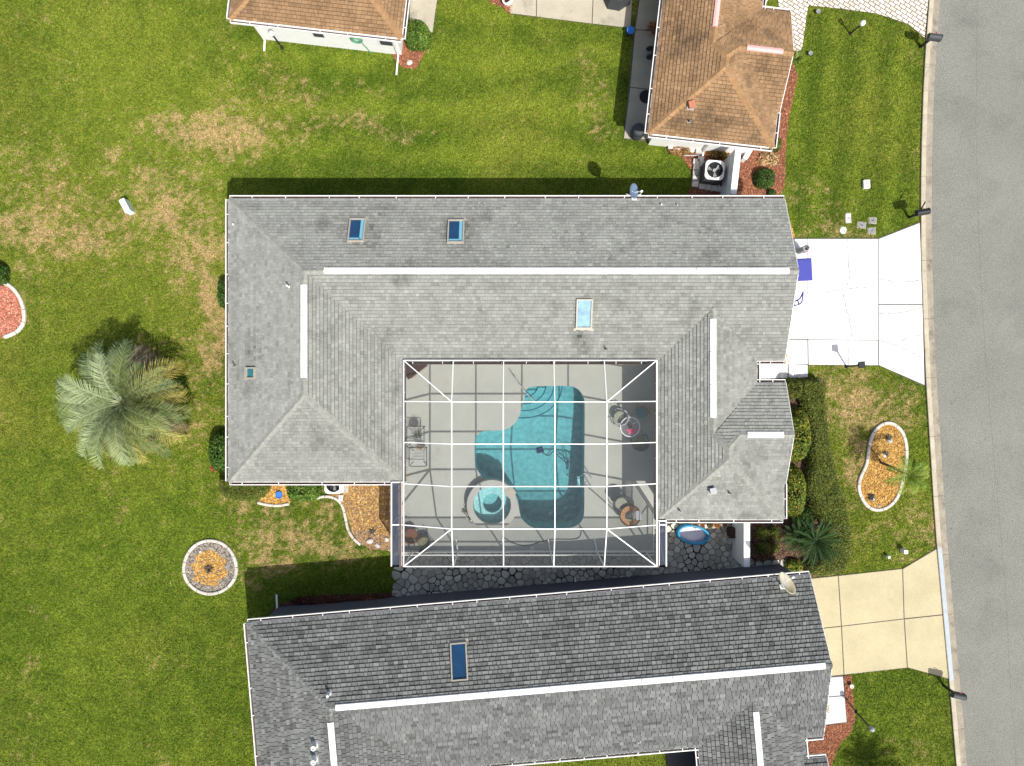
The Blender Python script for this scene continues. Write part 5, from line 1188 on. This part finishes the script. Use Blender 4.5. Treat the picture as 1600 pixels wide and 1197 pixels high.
rosette('desert_plant', 'dark spiky tuft in the centre of the round ring bed', 327, 888, .28, 34, [(.04, .05, .03), (.10, .09, .06), (.18, .13, .10)], .03, 56, .03)
rosette('weed_clump', 'grey green weed clump in the gold bed by the enclosure', 582, 830, .20, 26, [(.15, .14, .11), (.10, .10, .07)], .03, 57, .03)
rosette('red_plant', 'red leaved plant spilling from under the brown roof eave', 1024, 46, .50, 60, [(.34, .10, .06), (.42, .18, .10), (.22, .07, .04)], .035, 58, .06)
# stones
def rock(px, py, r, label, z=.03, seed=1, sq=.6):
    rr = random.Random(seed); bm = bmesh.new(); bmesh.ops.create_icosphere(bm, subdivisions=2, radius=r); ax = Vector((rr.gauss(0, 1), rr.gauss(0, 1), rr.gauss(0, 1)))
    for v in bm.verts: v.co *= 1 + .3 * (float(fbm(np.array([v.co.x / r * 1.3 + seed]), np.array([v.co.y / r * 1.3 + v.co.z / r]), seed, 2)[0]) - .5) * 2; v.co.z *= sq; v.co.x *= 1.2
    me = bpy.data.meshes.new('rock'); bm.to_mesh(me); bm.free(); me.materials.append(M['rock']); at = me.attributes.new('tone', 'FLOAT', 'FACE'); at.data.foreach_set('value', [rr.uniform(.4, 1)] * len(me.polygons))
    o = link('rock', me); o.location = P(px, py, z + r * sq * .5); o.rotation_euler = (0, 0, rr.uniform(0, 6)); return tag(o, label, 'rock')
for k, (px, py, r, lb) in enumerate(((578, 846, .13, 'large pale rock in the gold bed below the weed clump'), (590, 853, .11, 'pale rock at the southern tip of the gold bed'), (604, 843, .10, 'flat rock against the screen enclosure wall in the gold bed'), (1391, 689, .10, 'grey rock beside the tuft at the wide end of the kidney bed'), (1363, 779, .09, 'grey rock beside the tuft at the narrow kidney end'), (313, 862, .07, 'white stone at the rim of the round ring bed'), (1374, 791, .06, 'white stone on the kidney bed edging'), (1382, 712, .07, 'small grey rock near the middle kidney bed tuft'), (640, 98, .11, 'pale splash stone below the white house downspout'))): rock(px, py, r, lb, seed=k + 3)

# ================================================================== STREET AND GARDEN THINGS
def mailbox(bpx, bpy_, tpx, tpy, ang, label, extra=False, m='dark_grey'):
    b = P(bpx, bpy_, 0); z = 1.08; c = P(tpx, tpy, z); t = thing('mailbox', label, 'mailbox', tuple(b), 'mailboxes along the kerb'); Q = Matrix.Rotation(ang, 4, 'Z')
    MB().bar((b.x, b.y, 0), (b.x, b.y, z - .12), .09, .09, up=(0, 1, 0)).build('post', M['black'], t)
    MB().bar((b.x, b.y, z - .16), (c.x, c.y, z - .15), .07, .07).build('arm', M['black'], t)
    MB().bar((b.x, b.y, .55), (b.x + (c.x - b.x) * .8, b.y + (c.y - b.y) * .8, z - .2), .05, .05).build('brace', M['black'], t)
    mb = MB(); L, w, h = .54, .13, .14; n = 10
    prof = [(-w, -.11), (w, -.11)] + [(w * math.cos(a), .02 + h * math.sin(a)) for a in np.linspace(0, math.pi, n)]
    vv = [c + Q @ Vector((s * L / 2, y, zz)) for s in (-1, 1) for y, zz in prof]; k = len(prof)
    mb.add(vv, [(i, (i + 1) % k, k + (i + 1) % k, k + i) for i in range(k)] + [list(range(k))[::-1], list(range(k, 2 * k))]); mb.build('box', M[m], t)
    MB().bar(c + Q @ Vector((.1, w + .015, .02)), c + Q @ Vector((-.05, w + .015, .16)), .02, .03).build('flag', M['red_plast'], t)
    mb = MB(); vv = [c + Q @ Vector((L / 2 + s, y * 1.05, zz * 1.05)) for s in (.0, .02) for y, zz in prof]; mb.add(vv, [(i, (i + 1) % k, k + (i + 1) % k, k + i) for i in range(k)] + [list(range(k, 2 * k))]); mb.build('door', M['black'], t)
    if extra: MB().tube([c + Q @ Vector((-.05, .1, 0)), c + Q @ Vector((.2, .42, .02))], .03, 7).build('paper_tube', M['black'], t)
mailbox(1438, 74, 1460, 58, R(-8), 'black mailbox near the paver driveway')
mailbox(1420, 340, 1441, 331.5, R(10), 'black mailbox with paper tube beside the white driveway', True, 'black')
mailbox(1474, 1071, 1497, 1087, R(-12), 'dark mailbox beside the beige driveway', False)

def lamp_post(bpx, bpy_, tpx, tpy, z, label, head, m):
    b = P(bpx, bpy_, 0); c = P(tpx, tpy, z); t = thing('lamp_post', label, 'lamp post', tuple(b), 'garden lamp posts')
    MB().tube([b, (b.x * .5 + c.x * .5, b.y * .5 + c.y * .5, z * .5), (c.x, c.y, z - .18)], .035, 8).build('post', M['black'], t)
    if head == 'square':
        MB().box((c.x, c.y, z - .06), (.18, .18, .22), .1, taper=.75).build('lantern', M['dark_grey'], t); MB().box((c.x, c.y, z + .07), (.26, .26, .05), .1, taper=1.1).build('cap', M['black'], t)
    else:
        MB().lathe([(.04, -.2), (.09, -.12), (.12, 0), (.09, .10), (0, .13)], (c.x, c.y, z), 14).build('globe', M[m], t, smooth=True); MB().lathe([(.06, -.24), (.06, -.18)], (c.x, c.y, z), 10).build('collar', M['black'], t)
    MB().lathe([(.08, 0), (.07, .05), (.04, .08)], (b.x, b.y, 0), 10).build('base', M['black'], t)
lamp_post(1328, 53, 1348, 36, 1.15, 'white globe lamp post in the striped front lawn', 'globe', 'white')
lamp_post(1322, 573, 1345.5, 570, 1.4, 'black square lantern post at the edge of the white driveway', 'square', 'black')
lamp_post(1337, 1112, 1362, 1139, 1.55, 'dark lamp post beside the pale side walk slab', 'globe', 'grey')
lamp_post(441, 75, 424, 52, 1.7, 'white bird feeder post against the white wall', 'globe', 'white')

# meter lids and caps in the lawn
def lid(px, py, w, h, ang, m, label, rnd=False):
    c = P(px, py, .0); t = thing('ground_box', label, 'utility lid', tuple(c), 'utility lids in the front lawn')
    if rnd: MB().lathe([(w / 2 + .03, 0), (w / 2 + .03, .02), (w / 2, .03), (0, .035)], c, 18).build('lid', M[m], t)
    else:
        MB().box(c + Vector((0, 0, .012)), (w + .06, h + .06, .024), ang).build('frame', M['kerb'], t); MB().box(c + Vector((0, 0, .03)), (w, h, .02), ang).build('lid', M[m], t)
        MB().box(c + Vector((0, 0, .043)), (w * .3, .03, .008), ang).build('handle_slot', M['black'], t)
lid(1325, 341, .22, .40, .05, 'walk_grey', 'narrow grey meter lid nearest the round pale lid'); lid(1346, 352, .34, .24, -.1, 'lid', 'dark meter lid with a pale worn surround'); lid(1363, 345, .30, .24, 0, 'lid', 'upper dark meter lid beside its twin'); lid(1361.5, 361, .30, .24, .1, 'lid', 'lower dark meter lid against the driveway edge')
lid(1317.5, 360, .26, .26, 0, 'mint', 'round pale green lid beside the white driveway', True)
def white_box(px, py, w, l, h, ang, m, label, name='utility_box'):
    c = P(px, py, 0); t = thing(name, label, 'utility box', tuple(c)); MB().box(c + Vector((0, 0, h / 2)), (w, l, h), ang, taper=1.04).build('body', M[m], t); MB().box(c + Vector((0, 0, h + .015)), (w * 1.08, l * 1.04, .04), ang).build('cover', M[m], t)
    MB().box(c + Vector((0, 0, h + .04)), (w * .3, l * .2, .015), ang).build('latch', M['grey'], t)
white_box(1352, 289, .26, .36, .12, .05, 'white', 'small white utility box alone in the striped lawn'); white_box(1408.5, 859.5, .16, .16, .35, 0, 'white', 'white square post cap in the lawn beside the beige driveway'); white_box(1385, 869, .10, .10, .22, .4, 'white', 'little white pipe cap in lawn by the beige driveway')
white_box(203, 325, .24, .62, .42, R(28), 'mint', 'pale mint utility pedestal standing alone in the back lawn')

# air conditioners
def aircon(px, py, z, w, ang, label, face='white'):
    c = P(px, py, z); b = Vector((c.x, c.y, 0)); t = thing('air_conditioner', label, 'air conditioner', tuple(b)); h = z
    MB().box(b + Vector((0, 0, .04)), (w + .2, w + .2, .08), ang).build('pad', M['kerb'], t)
    MB().box(b + Vector((0, 0, .08 + (h - .34) / 2)), (w, w, h - .34), ang).build('cabinet', M['dark_grey' if face == 'white' else 'grey'], t)
    Qs = Matrix.Rotation(ang, 4, 'Z')
    for k in range(4):
        Qk = Qs @ Matrix.Rotation(k * math.pi / 2, 4, 'Z'); MB().bar(b + Qk @ Vector((-w / 2 + .01, w / 2 - .012, h - .16)), b + Qk @ Vector((w / 2 - .01, w / 2 - .012, h - .16)), .02, .2).build('side_louvre', M['dark_grey' if face == 'white' else 'grey'], t)
    mb = MB(); Q = Matrix.Rotation(ang, 4, 'Z'); n = 32; ro = w * .43
    sq = []; ci = []
    for k in range(n):
        a = 2 * math.pi * k / n + math.pi / 4; x, y = math.cos(a), math.sin(a); s = (w / 2 + .01) / max(abs(x), abs(y)); s = min(s, (w / 2) * 1.28)
        sq.append(b + Q @ Vector((x * s, y * s, h))); ci.append(b + Q @ Vector((x * ro, y * ro, h + .01)))
    for k in range(n): mb.add([sq[k], sq[(k + 1) % n], ci[(k + 1) % n], ci[k]], [(0, 1, 2, 3)]); mb.add([sq[k], sq[(k + 1) % n], sq[(k + 1) % n] - Vector((0, 0, .08)), sq[k] - Vector((0, 0, .08))], [(3, 2, 1, 0)])
    mb.build('top_panel', M['white'], t)
    MB().lathe([(ro, h + .005), (ro, h - .2), (0, h - .2)], b, 28, cap=False).build('fan_well', M['black'], t)
    for k in range(3):
        a = k * 2 * math.pi / 3 + .6; mbf = MB(); q = [(.06, a), (ro * .9, a - .28), (ro * .92, a + .35), (.07, a + .5)]
        mbf.add([b + Vector((r_ * math.cos(x), r_ * math.sin(x), h - .13 + (.03 if i > 1 else 0))) for i, (r_, x) in enumerate(q)], [(0, 1, 2, 3)]); mbf.build('fan_blade', M['grey'], t)
    MB().lathe([(.08, h - .12), (.08, h - .07), (0, h - .06)], b, 12).build('fan_hub', M['grey'], t)
    mb = MB()
    for r_ in (ro * .35, ro * .6, ro * .85): mb.tube([b + Vector((r_ * math.cos(a), r_ * math.sin(a), h + .012)) for a in np.linspace(0, 2 * math.pi, 20, endpoint=False)], .006, 4, closed=True)
    for k in range(6): a = k * math.pi / 3; mb.tube([b + Vector((.06 * math.cos(a), .06 * math.sin(a), h + .014)), b + Vector((ro * math.cos(a), ro * math.sin(a), h + .014))], .006, 4)
    mb.build('fan_grille', M['dark_grey'], t); return t
aircon(1117, 265.5, .95, .82, R(-5), 'air conditioner behind concrete blocks in orange mulch')
aircon(521, 757.5, .85, .76, 0, 'white air conditioner under the south eave of the west wing', 'grey')
white_box(541, 758, .16, .36, .9, 0, 'white', 'narrow white electrical box next to the air conditioner under the south eave'); white_box(533, 778, .18, .26, .06, 0, 'walk_grey', 'small grey block beside the curving edging below the air conditioner', 'concrete_block')
# block retaining edge round the north air conditioner
t = thing('block_border', 'low border of pale concrete blocks around the air conditioner', 'block border', tuple(P(1090, 290)))
for k, (px, py) in enumerate([(1086.5, 254), (1087, 262.5), (1086, 271), (1085.5, 280), (1085, 289)] + [(1086 + 9.4 * i, 291.5 + 1.3 * i) for i in range(1, 5)] + [(1096, 258), (1094, 250)]):
    MB().box(P(px, py, 0) + Vector((0, 0, .09)), (.26, .23, .18), R(-5) + random.uniform(-.05, .05), t=random.random()).build('block', M['block'], t)
for k, px in enumerate((1047, 1056.5, 1079, 1091)):
    w = .22 if k == 0 else .28; tag(MB().box(P(px, 228.5 + k * 2.3, 0) + Vector((0, 0, .1)), (w, .36, .2), R(-6), t=random.random()).build('paving_block', M['block']), ['narrow pale block nearest the side walk in the row along the white wall', 'wide pale block second from the side walk along the white wall', 'pale block right after the round stone planter along the white wall', 'pale block nearest the air conditioner in the row along the white wall'][k], 'block', 'blocks in a row along the white wall')
tag(MB().bar(P(1068, 243, .12), P(1092, 243, .12), .04, .03).build('timber_batten', M['rock']), 'thin pale batten lying in front of the row of blocks', 'batten'); tag(MB().tube([P(1066, 226, .03), P(1066, 226, .18)], .2, 14).build('round_planter', M['rock']), 'round pale stone planter among the row of blocks', 'planter')
# privacy walls
def wall_thing(pts, z, w, label, m='white'):
    A, B = [P(a, b, z) for a, b in pts]; t = thing('privacy_wall', label, 'wall', (A.x, A.y, 0)); MB().bar((A.x, A.y, z / 2 - .02), (B.x, B.y, z / 2 - .02), w, z - .04).build('wall_body', M[m], t); MB().bar((A.x, A.y, z - .02), (B.x, B.y, z - .02), w + .04, .05).build('wall_cap', M['white'], t)
M['white_shade'] = M['white']
wall_thing([(1154, 232), (1146, 303)], 1.75, .22, 'white privacy wall standing beside the air conditioner in orange mulch'); wall_thing([(1173, 233), (1164, 248)], .5, .16, 'short low white wall stub in the orange bed')
wall_thing([(1167, 814), (1167, 886)], 1.7, .22, 'white privacy wall between the flagstones and the boxy shrub')

# flagstone court: paddling pool, chest, pots
o = P(1081, 833.5, 0); t = thing('paddling_pool', 'oval inflatable paddling pool with blue rim on the flagstones', 'paddling pool', (o.x, o.y, .04)); a_, b_ = .70, .40; Q = R(-10)
def oval(a, b, z, n=32): return [Vector((o.x, o.y, z)) + Matrix.Rotation(Q, 4, 'Z') @ Vector((a * math.cos(q), b * math.sin(q), 0)) for q in np.linspace(0, 2 * math.pi, n, endpoint=False)]
for k, z in enumerate((.10, .20, .29)): MB().tube(oval(a_ - .005 * k, b_ - .005 * k, z), .062, 8, closed=True).build('inflated_ring', M['inflatable'], t, smooth=True)
MB().prism([tuple(q.xy) for q in oval(a_ - .03, b_ - .03, 0)], .045, .07).build('floor', M['inflatable_floor'], t)
o = P(1147, 833, .45); t = thing('wooden_chest', 'dark brown chest on the flagstones against the privacy wall', 'chest', (o.x, o.y, .04)); MB().box((o.x, o.y, .24), (.40, .40, .40), .03).build('body', M['brown_box'], t); MB().box((o.x, o.y, .46), (.44, .44, .05), .03).build('lid', M['brown_box'], t); MB().box((o.x + .15, o.y - .02, .50), (.08, .2, .05), .3).build('clasp', M['sky_frame'], t)
for k, (px, m, lb) in enumerate(((1084, 'terracotta', 'terracotta pot under the eave beside the paddling pool'), (1096, 'white', 'white pot with red plant under the east wing eave'), (1107, 'dark_grey', 'dark pot with brown plant under the eave'), (1118, 'terracotta', 'terracotta trough with dry plant under the eave'), (1130, 'walk_grey', 'pale grey pot with shrubby plant under the eave'))):
    c = P(px, 818, .04); t = thing('potted_plant', lb, 'potted plant', tuple(c)); MB().lathe([(.10, 0), (.15, .22), (.16, .25), (.13, .25), (.1, .2), (0, .2)], c, 14).build('pot', M[m], t)
    tuft(t, c + Vector((0, 0, .2)), 36, .24, .02, [[(.30, .10, .05), (.14, .14, .03)], [(.40, .08, .04), (.2, .1, .03)], [(.16, .08, .04), (.09, .12, .02)], [(.35, .18, .07), (.2, .12, .05)], [(.25, .15, .07), (.10, .13, .03)]][k], 1.0, 70 + k)
o = P(1151, 818, .4); t = thing('storage_tub', 'blue lidded storage tub beside the privacy wall', 'storage tub', (o.x, o.y, .04)); MB().box((o.x, o.y, .2), (.34, .22, .32), 0, taper=.85).build('body', M['blue_bin'], t); MB().box((o.x, o.y, .37), (.38, .26, .04)).build('lid', M['walk_grey'], t)

# blue recycling cart, kick scooter frame, and hidden bits by the garage
c = P(1257, 422, 1.02); o = Vector((c.x, c.y, .045)); t = thing('recycling_cart', 'blue wheeled recycling cart standing on the white driveway by the garage', 'recycling cart', tuple(o)); Q = Matrix.Rotation(R(3), 4, 'Z')
MB().box(o + Vector((0, 0, .50)), (.62, .86, .86), R(3), taper=.78).build('body', M['blue_bin'], t); MB().box(o + Vector((-.02, 0, .955)), (.70, .94, .05), R(3)).build('lid', M['blue_bin'], t); MB().box(o + Vector((-.05, .1, .985)), (.46, .6, .02), R(3)).build('lid_panel', M['blue_bin'], t)
MB().box(o + Vector((.0, .48, .93)), (.60, .07, .08), R(3)).build('handle', M['blue_dark'], t)
for s in (-1, 1): MB().lathe([(.11, -.03), (.11, .03)], o + Vector((s * .27, .40, .11)), 14, M=Matrix.Rotation(R(90), 4, 'Y')).build('wheel', M['black'], t)
c = P(1249, 466, .05); t = thing('hand_truck', 'blue tubular hand truck leaning out from the garage front', 'hand truck', tuple(c))
MB().tube(smooth_loop([tuple(P(1235, 478, .08)), tuple(P(1247, 476, .5)), tuple(P(1253, 471, .9)), tuple(P(1255, 456, 1.1))], 4, False), .03, 7).build('handle', M['blue_bin'], t); MB().tube(smooth_loop([tuple(P(1236, 472, .08)), tuple(P(1244, 470, .5)), tuple(P(1250, 466, .85)), tuple(P(1255, 456, 1.1))], 4, False), .03, 7).build('handle', M['blue_bin'], t)
MB().bar(P(1240, 470, .3), P(1241, 477, .3), .04, .04).build('cross_bar', M['blue_bin'], t); MB().bar(P(1246, 468, .55), P(1248, 475, .55), .04, .04).build('cross_bar', M['blue_bin'], t); MB().bar(P(1234, 470, .07), P(1234, 479, .07), .25, .02).build('toe_plate', M['blue_dark'], t)
for py in (470, 479): MB().lathe([(.10, -.03), (.10, .03)], P(1237, py, .15), 14, M=Matrix.Rotation(R(90), 4, 'X')).build('wheel', M['black'], t)
c = P(1248, 393, .05); t = thing('golf_bag', 'grey and red golf bag upright by the garage corner', 'golf bag', tuple(c)); MB().lathe([(.13, 0), (.14, .1), (.13, .8), (.15, .86), (.11, .86), (.10, .7), (0, .7)], c, 14).build('bag', M['grey'], t); MB().box(c + Vector((.1, -.02, .45)), (.1, .2, .45)).build('pocket', M['red_plast'], t)
for k in range(4): MB().tube([c + Vector((.04 * math.cos(k * 1.6), .04 * math.sin(k * 1.6), .6)), c + Vector((.08 * math.cos(k * 1.6), .08 * math.sin(k * 1.6), 1.1))], .014, 5).build('club', M['steel'], t)
# north house side walk
c = P(999, 201, .9); o = Vector((c.x + .0, c.y, .05)); t = thing('rain_barrel', 'black rain barrel on the narrow concrete side walk', 'barrel', tuple(o)); MB().lathe([(.24, 0), (.28, .15), (.30, .42), (.28, .7), (.25, .85), (.22, .86), (0, .88)], o, 22).build('body', M['dark_grey'], t, smooth=True)
for z in (.2, .62): MB().lathe([(.285, z), (.305, z + .02), (.285, z + .05)], o, 22).build('hoop', M['black'], t)
t = thing('round_disc', 'dark round disc on the shaded concrete side walk', 'mat', tuple(P(1009, 152, .05))); MB().lathe([(.28, .05), (.28, .065), (.22, .07), (0, .07)], Vector((*P(1009, 152).xy, 0)), 24).build('mat', M['dark_grey'], t); MB().lathe([(.285, .05), (.30, .07), (.27, .075)], Vector((*P(1009, 152).xy, 0)), 24).build('disc_rim', M['black'], t)  # flat dark disc with a rim, laid on the slab as a dark patch
o = P(983, 54, 0); t = thing('blue_bucket', 'blue lidded bucket at the patio corner', 'bucket', tuple(o)); MB().lathe([(.13, 0), (.16, .38), (.17, .40)], o, 16).build('pail', M['dark_grey'], t); MB().lathe([(.175, .39), (.175, .42), (0, .43)], o, 16).build('lid', M['blue'], t); MB().tube([o + Vector((.17, 0, .36)), o + Vector((.25, .02, .3)), o + Vector((.3, .03, .2))], .012, 5).build('handle', M['black'], t)
o = P(1019, 83, .05); t = thing('garden_cart', 'two wheeled black garden cart parked under the brown roof eave', 'cart', tuple(o))
for py in (76, 89): MB().lathe([(.16, -.05), (.19, 0), (.16, .05)], P(1016, py, .24), 16, M=Matrix.Rotation(R(90), 4, 'X')).build('wheel', M['black'], t)
MB().bar(P(1016, 74, .24), P(1016, 91, .24), .03, .03).build('axle', M['grey'], t); MB().box(P(1026, 82, .35), (.5, .34, .25), R(-6), taper=.8).build('tray', M['dark_grey'], t)
for py in (78, 86): MB().tube([P(1022, py, .4), P(1030, py - 14, .75)], .015, 6).build('handle', M['steel'], t)
o = P(965, -2, .05); t = thing('covered_grill', 'dark covered grill on the pale north patio', 'grill', tuple(o)); vv = []
prof = [(.62, 0), (.60, .3), (.55, .7), (.40, .95), (.0, 1.0)]
MB().lathe(prof, o, 7, sx=1.1, sy=.9, M=Matrix.Rotation(.4, 4, 'Z')).build('cover', M['dark_grey'], t); MB().box(o + Vector((.3, -.2, 1.0)), (.2, .04, .03)).build('cover_strap', M['black'], t)
o = P(793, 5, 0); t = thing('white_planter', 'white scalloped planter at the end of the north patio', 'planter', tuple(o)); MB().lathe([(.16, 0), (.22, .2), (.24, .3), (.2, .3), (.16, .2), (0, .2)], o, 16).build('pot', M['white'], t); tuft(t, o + Vector((0, 0, .2)), 24, .2, .03, [(.06, .04, .03), (.12, .05, .03)], 1.0, 90)
# hose reel on the white wall
hx = north_wall_at(556); Tn = NORTH['T']; q = Tn @ Vector((hx, yw - .10, 1.15)); t = thing('hose_reel', 'coiled green garden hose hanging on the white wall', 'garden hose', tuple(q))
for k in range(4):
    r_ = .26 - .03 * k; MB().tube([Tn @ Vector((hx + r_ * math.cos(a), yw - .06 - .03 * (k % 3), 1.15 + r_ * .95 * math.sin(a))) for a in np.linspace(0, 2 * math.pi, 24, endpoint=False)], .022, 6, closed=True).build('hose_loop', M['hose'], t)
MB().tube([Tn @ Vector((hx + .2, yw - .08, .95)), Tn @ Vector((hx + .35, yw - .08, .4)), Tn @ Vector((hx + .45, yw - .12, .03))], .02, 6).build('hose_end', M['hose'], t); MB().box(Tn @ Vector((hx, yw - .05, 1.3)), (.2, .12, .06), r3).build('hanger', M['grey'], t)
# water dish and small light in the beds
o = P(437, 773, .02); t = thing('blue_bowl', 'bright blue plastic bowl in the gold wedge bed', 'bowl', tuple(o)); MB().lathe([(.10, 0), (.15, .10), (.16, .11), (.135, .11), (.09, .03), (0, .03)], o, 20).build('bowl_shell', M['blue'], t); MB().lathe([(.115, .07), (0, .071)], o, 16).build('bowl_water', M['blue'], t)
for px, py, lb in ((1276, 21, 'small dark spotlight by the paver driveway corner'), (1264, 86, 'small dark spotlight beside the agave'), (1328, 1070, 'small round ornament in red mulch by the beige driveway')):
    o = P(px, py, 0); t = thing('garden_spotlight', lb, 'garden light', tuple(o)); MB().tube([o, o + Vector((0, 0, .12))], .02, 6).build('stake', M['black'], t); MB().lathe([(.05, .10), (.10, .15), (.10, .2), (.07, .2), (0, .17)], o, 12).build('lamp_head', M['lid'] if px < 1300 else M['edging'], t)
o = P(1184, 887, .0); t = thing('folded_tarp', 'grey stones and dark slab lying at the end of the slate wall', 'paving slab', tuple(o)); MB().box(o + Vector((.35, -.05, .03)), (.5, .25, .06), .1).build('slab', M['navy_wall'], t); MB().box(o + Vector((-.15, .0, .05)), (.2, .14, .08), .3).build('stone', M['rock'], t)
# court south of the charcoal roof: concrete slab between its wings, its shade painted in as dark grey
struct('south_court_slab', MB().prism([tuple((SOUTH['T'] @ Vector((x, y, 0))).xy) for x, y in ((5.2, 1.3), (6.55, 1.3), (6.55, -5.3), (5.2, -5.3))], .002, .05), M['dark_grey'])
print('objects', len(bpy.data.objects), 'tris', sum(len(o.data.polygons) for o in bpy.data.objects if o.type == 'MESH'))
